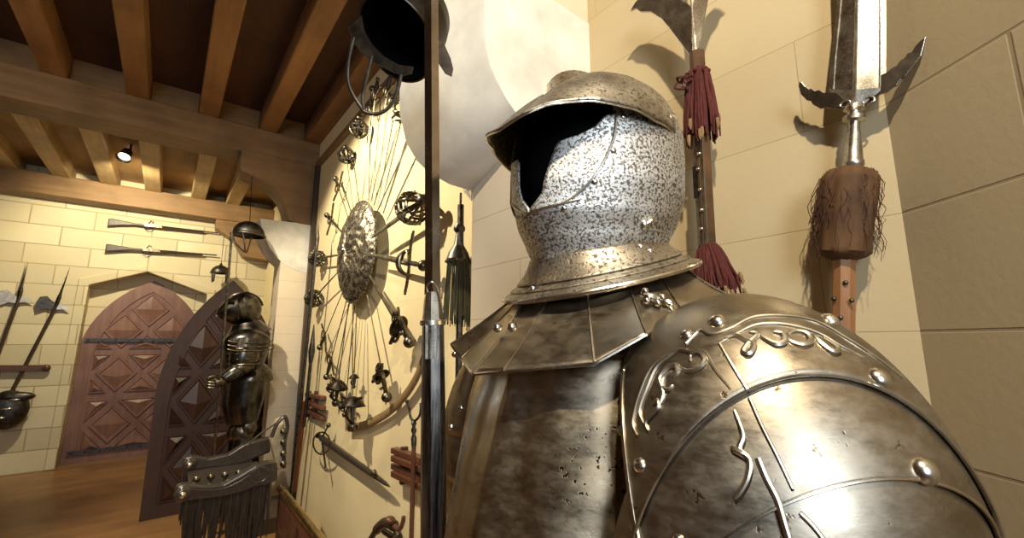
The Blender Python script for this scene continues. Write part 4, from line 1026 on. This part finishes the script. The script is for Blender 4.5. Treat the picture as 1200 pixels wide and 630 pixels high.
pole_halberd((82, 313), (66, 358), (14, 458), 'dark halberd slanting on the far wall, right one nearest the door', -1, .95)
mb = MB(); p = onY(-30, 431, YW); q = onY(54, 431, YW); mb.bar(p, q, .05, .07); mb.ball(q, .045); mb.build('wall_rail', M['redwood'], org=p, smooth=False, label='dark red wooden rail across the far wall behind the halberds', cat='rail')
rt = thing('hanging_armour', onY(2, 510, YW), 'rounded dark iron armour piece hanging low on the far wall below the halberds', 'armour piece')
c = onY(8, 480, YW-.1); mb = MB(); mb.ball(c, .20, 24, 16, (.95, .45, 1.15)); mb.build('body', M['iron'], rt)
mb = MB(); mb.ball(c+V((.06, -.03, .15)), .12, 16, 10, (1.4, .5, .5)); mb.build('flap', M['iron'], rt)
for k in range(3): mb = MB(); mb.ball(c+V((.06-.05*k, -.10, .12-.1*k)), .03, 10, 8, (1.8, .5, .5)); mb.build('clasp', M['blade'], rt)

# small helmets at the far end
def open_helmet(name, c, r, lab, bars, wiretop, cheek=False):
    rt = thing(name, c, lab, 'helmet')
    mb = MB(); mb.grid(lambda u, v: c+V((r*1.15*math.cos(6.2832*u)*math.cos(v*1.5708), r*math.sin(6.2832*u)*math.cos(v*1.5708), r*1.15*math.sin(v*1.5708)))*(1+(.12 if v < .05 else 0)), 32, 14); mb.build('skull', M['iron'], rt, solid=.006)
    mb = MB(); mb.tube([c+V((r*1.2*math.cos(t*.3927), r*1.06*math.sin(t*.3927), 0)) for t in range(17)], r*.06, 6, cap=False); mb.build('rim', M['iron'], rt)
    if bars:
        mb = MB(); mb.tube(bez([c+V((-r*1.1, -.3*r, 0)), c+V((-r*.9, -r*.6, -r*.8)), c+V((-r*.2, -r*.8, -r*1.5)), c+V((0, -r*.6, -r*1.2)), c+V((r*.2, -r*.4, 0))], 5), r*.06, 6); mb.build('face_bar', M['iron'], rt)
        mb = MB(); mb.tube(bez([c+V((-r*.5, -r*.9, 0)), c+V((-r*.3, -r, -r*.9)), c+V((-r*.2, -r*.8, -r*1.5))], 5), r*.06, 6); mb.build('face_bar', M['iron'], rt)
    if cheek:
        for s_ in (-1, 1):
            mb = MB(); mb.prism([c+V((s_*r*.55, -r*.8, 0)), c+V((s_*r*1.1, -r*.5, 0)), c+V((s_*r*.95, -r*.5, -r*1.5)), c+V((s_*r*.65, -r*.7, -r*1.3))], (0, .02, 0)); mb.build('cheek_piece', M['iron'], rt, smooth=False)
        mb = MB(); mb._lathe(c+V((0, 0, r*1.05)), V((0, 0, r*.5)), V((1, 0, 0)), V((0, 1, 0)), [(0, r*.3), (1, r*.05)], 12); mb.build('finial', M['iron'], rt)
    mb = MB(); mb.tube([c+V((0, 0, r)), wiretop], .004, 5); mb.build('hanging_wire', M['iron'], rt)
c = onY(291, 276, 5.0); open_helmet('burgonet', c, .125, 'dark round helmet with face bars hanging beside the small far corbel', True, V((c.x, c.y, 3.95)) if False else V((c.x, 5.3, 3.62)))
c = onY(258, 320, 7.9); open_helmet('morion', c, .105, 'small dark helmet with cheek pieces hanging before the far wall beyond the door leaf', False, V((c.x, 7.95, 3.5)), True)

# far suit of armour facing left
YA = 4.75
rt = thing('suit_of_armour', V((.70, YA, .12)), 'dark iron suit of armour facing left before the open door, holding a thin lance', 'suit of armour')
A = lambda x, y, dy=0: onY(x, y, YA+dy)
kk = lambda px: px*(YA*.885)/F*1.0
def blob(name, pts, rs, mat, flat_=1.0, n=18, parent=None):
    mb = MB(); c = bez(pts, 5); m = len(c); out = []
    for i in range(m):
        t = i/(m-1)*(len(rs)-1); k = min(int(t), len(rs)-2); out.append(rs[k]+(rs[k+1]-rs[k])*(t-k))
    mb.tube(c, out, n, flat=flat_); return mb.build(name, mat, parent or rt)
hd = MB(); c = A(286, 362); hd.ball(c, .130, 28, 18, (1.12, .92, 1.15)); hd_ = hd.build('helmet', M['dksteel'], rt)
mb = MB(); vd = V((-.19, -.03, -.055)); mb._lathe(c+V((-.02, 0, .0)), vd, *frame(vd), [(0, .140), (.25, .142), (.35, .130), (.5, .118), (.75, .075), (.95, .035), (1.0, .004)], 20); vis = mb.build('visor', M['dksteel'], hd_, autos=25)
for k in range(5):
    mb = MB(); q_ = c+vd*(.45+.09*k); fa, fb = frame(vd); rr_ = .126-.022*k; mb.tube([q_+(fa*math.cos(t*.524)+fb*math.sin(t*.524))*rr_ for t in range(13)], .005, 6, cap=False); mb.build('visor_ring', M['hilt'], hd_)
mb = MB(); mb.bar(c+V((-.10, -.135, .045)), c+V((-.155, -.07, .040)), .012, .02); mb.build('eye_slit', M['black'], hd_)
mb = MB(); mb.tube([c+V((.152*math.cos(t*.262)*1.02, 0, .155*math.sin(t*.262))) for t in range(1, 12)], .010, 6); mb.build('comb', M['dksteel'], hd_)
mb = MB(); g0, g1 = A(288, 378), A(291, 392); mb._lathe(g0, g1-g0, *frame(g1-g0), [(0, .12), (.4, .15), (1, .21)], 24); mb.build('gorget', M['dksteel'], rt)
blob('cuirass', [A(290, 388), A(289, 402), A(287, 420), A(290, 436)], [.16, .24, .22, .16], M['dksteel'], .8)
blob('skirt', [A(290, 430), A(292, 440), A(294, 450)], [.17, .23, .24], M['dksteel'], .8)
mb = MB(); mb.ball(A(290, 402, -.18), .150, 28, 16, (1.25, .85, .85)); pa_ = mb.build('pauldron', M['dksteel'], rt)
for k in range(3):
    mb = MB(); mb.tube([A(292, 396, -.20)+V((.17*math.cos(t*.3), -.13, -.02-.035*k-.02*math.sin(t*.3)))+V((0, -.02*math.sin(t*.3), 0)) for t in range(11)], .005, 6); mb.build('lame_edge', M['hilt'], pa_)
blob('upper_arm', [A(290, 400, -.2), A(286, 416, -.23), A(283, 428, -.24)], [.12, .115, .095], M['dksteel'])
mb = MB(); mb.ball(A(283, 430, -.25), .075, 20, 12, (1.3, 1, .8)); mb.build('elbow_plate', M['hilt'], rt)
for k in range(4):
    c_ = A(286, 408+k*6, -.22); mb = MB(); mb.tube([c_+V((.118*math.cos(t*.524), .118*math.sin(t*.524), .0)) for t in range(13)], .007, 6, cap=False); mb.build('lame_edge', M['hilt'], rt)
mb = MB(); mb.prism([A(296, 424), A(312, 430), A(318, 438), A(306, 446), A(294, 444)], (0, .16, 0)); mb.build('rump_guard', M['dksteel'], rt, smooth=False, bevel=.02)
blob('forearm', [A(283, 430, -.25), A(272, 438, -.27), A(262, 444, -.28)], [.06, .062, .045], M['dksteel'])
hnd = MB(); hp_ = A(256, 447, -.29); hnd.ball(hp_, .048, 16, 10, (1.3, .8, .9)); hn = hnd.build('gauntlet', M['hilt'], rt)
for k in range(4): mb = MB(); mb.tube(bez([hp_+V((-.03, -.01, .03-.022*k)), hp_+V((-.075, -.025, .03-.022*k)), hp_+V((-.07, -.05, .025-.022*k)), hp_+V((-.03, -.055, .02-.022*k))], 4), .0115, 8); mb.build('finger', M['hilt'], hn)
mb = MB(); mb.tube(bez([hp_+V((.0, -.03, .03)), hp_+V((-.04, -.06, .05)), hp_+V((-.075, -.06, .04))], 4), .013, 8); mb.build('thumb', M['hilt'], hn)
for dy, sx in ((-.12, 0), (.14, -6)):
    blob('thigh', [A(291+sx, 445, dy), A(287+sx, 470, dy), A(286+sx, 495, dy)], [.15, .145, .10], M['dksteel'])
    mb = MB(); mb.ball(A(285+sx, 506, dy), .085, 18, 12, (1.05, .9, 1.1)); kn = mb.build('knee_plate', M['hilt'], rt)
    mb = MB(); mb.ball(A(293+sx, 500, dy-.07), .06, 14, 8, (1, .3, 1)); mb.build('knee_wing', M['hilt'], kn)
    q = A(285+sx, 512, dy); blob('greave', [q, V((q.x+.01, q.y, .40)), V((q.x+.02, q.y, .18))], [.07, .085, .05], M['dksteel'])
    mb = MB(); mb.ball(V((q.x-.05, q.y, .165)), .06, 16, 8, (2.1, .8, .75)); mb.build('sabaton', M['dksteel'], rt)
la, lb_ = A(271, 283, -.30), A(257, 455, -.30); ld = (lb_-la).normalized()
mb = MB(); mb.tube([la, lb_, lb_+ld*.9], .010, 8); lro = thing('lance', lb_, 'thin upright lance held in the gauntlet of the dark far armour', 'lance'); mb.build('shaft', M['hilt'], lro)
mb = MB(); mb._lathe(la, -ld*.12, *frame(ld), [(0, .012), (.3, .016), (1, .001)], 8); mb.build('point', M['dksteel'], lro)

# carved armchair with a hanging fringe
YC0, YC1 = 3.38, 3.95
rt = thing('carved_armchair', onY(270, 600, 3.6), 'dark carved folding armchair with scrolled arms and hanging leather fringe, before the pier', 'chair')
near = [(205, 578), (207, 570), (215, 567), (240, 569), (262, 567), (282, 556), (300, 545), (315, 541), (325, 541), (326, 562), (314, 568), (300, 570), (282, 577), (260, 582), (235, 585), (214, 588), (207, 585)]
far_ = [(213, 543), (216, 536), (225, 534), (245, 537), (268, 532), (285, 521), (300, 516), (318, 512), (317, 530), (300, 536), (285, 543), (262, 547), (240, 549), (222, 551), (215, 549)]
for pts, y in ((near, YC0), (far_, YC1)):
    mb = MB(); mb.prism([onY(a, b, y) for a, b in pts], (0, .075, 0)); ar = mb.build('arm', M['walnut'], rt, smooth=False, bevel=.012)
    bx_ = onY(pts[0][0]+9, (pts[0][1]+1), y); MB().dome(bx_, (0, -1, 0), .045, .02).build('boss', M['walnut'], ar); MB().dome(bx_+V((0, -.012, 0)), (0, -1, 0), .02, .018).build('stud', M['rivet'], ar)
    if y == YC0:
        c = onY(304, 556, y-.003); mb = MB(); mb.tube([c+V((.055*math.cos(t*.4), 0, .045*math.sin(t*.4))) for t in range(17)], .005, 6, cap=False); mb.build('carved_circle', M['walnut'], ar)
        c0_ = [onY(a, b, y-.002) for a, b in [(216, 572), (240, 574), (262, 572), (284, 562), (300, 551)]]; mb = MB(); mb.tube(bez(c0_, 5), .004, 6); mb.build('carved_line', M['walnut'], ar)
sa, sb_ = onY(225, 565, YC0), onY(318, 560, YC0); zs2 = sa.z-.07
mb = MB(); mb.box((sa.x, YC0+.08, zs2-.02), (sb_.x, YC1, zs2+.01)); mb.build('seat', M['darkleather'], rt, smooth=False, bevel=.008)
for k in range(6):
    x = sa.x+.03+k*(sb_.x-sa.x-.05)/5; MB().ball(V((x, YC0+.14, zs2+.05)), .022, 12, 8).build('turned_knob', M['hilt'], rt)
    MB().tube([(x, YC0+.14, zs2), (x, YC0+.14, zs2+.035)], .008, 8).build('spindle', M['walnut'], rt)
for y in (YC0+.05, YC1):
    fr = MB()
    for k in range(26):
        x = sa.x-.02+k*(sb_.x-sa.x+.02)/25; L = random.uniform(.30, .40)
        fr.tube([(x, y, zs2), (x+random.uniform(-.01, .01), y+random.uniform(-.01, .01), zs2-L*.5), (x+random.uniform(-.015, .015), y, zs2-L)], [.011, .012, .004], 5)
    fr.build('fringe', M['darkleather'], rt, kind='stuff')
for k in range(4):
    x = sa.x+.05+k*(sb_.x-sa.x-.10)/3
    for (ya, yb) in ((YC0+.09, YC1-.02), (YC1-.02, YC0+.09)):
        mb = MB(); mb.tube(bez([(x, ya, 0.0), (x, ya*.75+yb*.25, .10), (x, (ya+yb)/2, .33), (x, yb, zs2-.02)], 6), .022, 8); mb.build('leg', M['walnut'], rt)
# back of the chair: carved panel seen edge-on with looped leather
bk0 = [(322, 540), (318, 520), (320, 508), (326, 498), (333, 494), (334, 510), (333, 530), (331, 548), (326, 552)]
mb = MB(); mb.prism([onY(a, b, 3.62) for a, b in bk0], (.03, .30, 0)); bo = mb.build('back_panel', M['bone'], rt, smooth=False, bevel=.01, label='pale carved back panel')
mb = MB(); mb.tube(bez([onY(a, b, 3.60) for a, b in [(318, 512), (325, 496), (334, 488), (337, 500), (334, 515), (333, 530), (333, 548)]], 5), .013, 8); mb.build('back_frame', M['walnut'], rt)
for y in (505, 518, 531, 543): MB().ball(onY(332, y, 3.58), .022, 10, 8).build('knob', M['hilt'], rt)
mb = MB(); mb.tube(bez([onY(a, b, 3.6) for a, b in [(292, 520), (305, 508), (320, 498), (333, 489)]], 5), .007, 6); mb.build('strap', M['darkleather'], rt)
mb = MB(); mb.tube(bez([onY(a, b, 3.6) for a, b in [(311, 565), (308, 580), (302, 600), (296, 640)]], 5), .02, 8); mb.build('rear_post', M['walnut'], rt)

# the ceiling spotlight
lp = at(148, 180, 2, 3.78)
rt = thing('ceiling_spotlight', lp+V((0, 0, .12)), 'small black track spotlight glowing between the pale far joists', 'lamp')
mb = MB(); mb.tube([lp+V((.03, 0, .12)), lp+V((.03, 0, .04))], .012, 8); mb.build('bracket', M['iron'], rt)
hdir = V((-.15, -.55, -.8)).normalized(); mb = MB(); mb._lathe(lp-hdir*.06, hdir*.15, *frame(hdir), [(0, .02), (.15, .05), (.7, .055), (1, .07)], 20); mb.build('lamp_housing', M['iron'], rt, solid=.004)
mb = MB(); mb._lathe(lp+hdir*.055, hdir*.004, *frame(hdir), [(0, .0), (.1, .052), (.9, .052), (1, 0)], 20); mb.build('lens', M['lens'], rt)
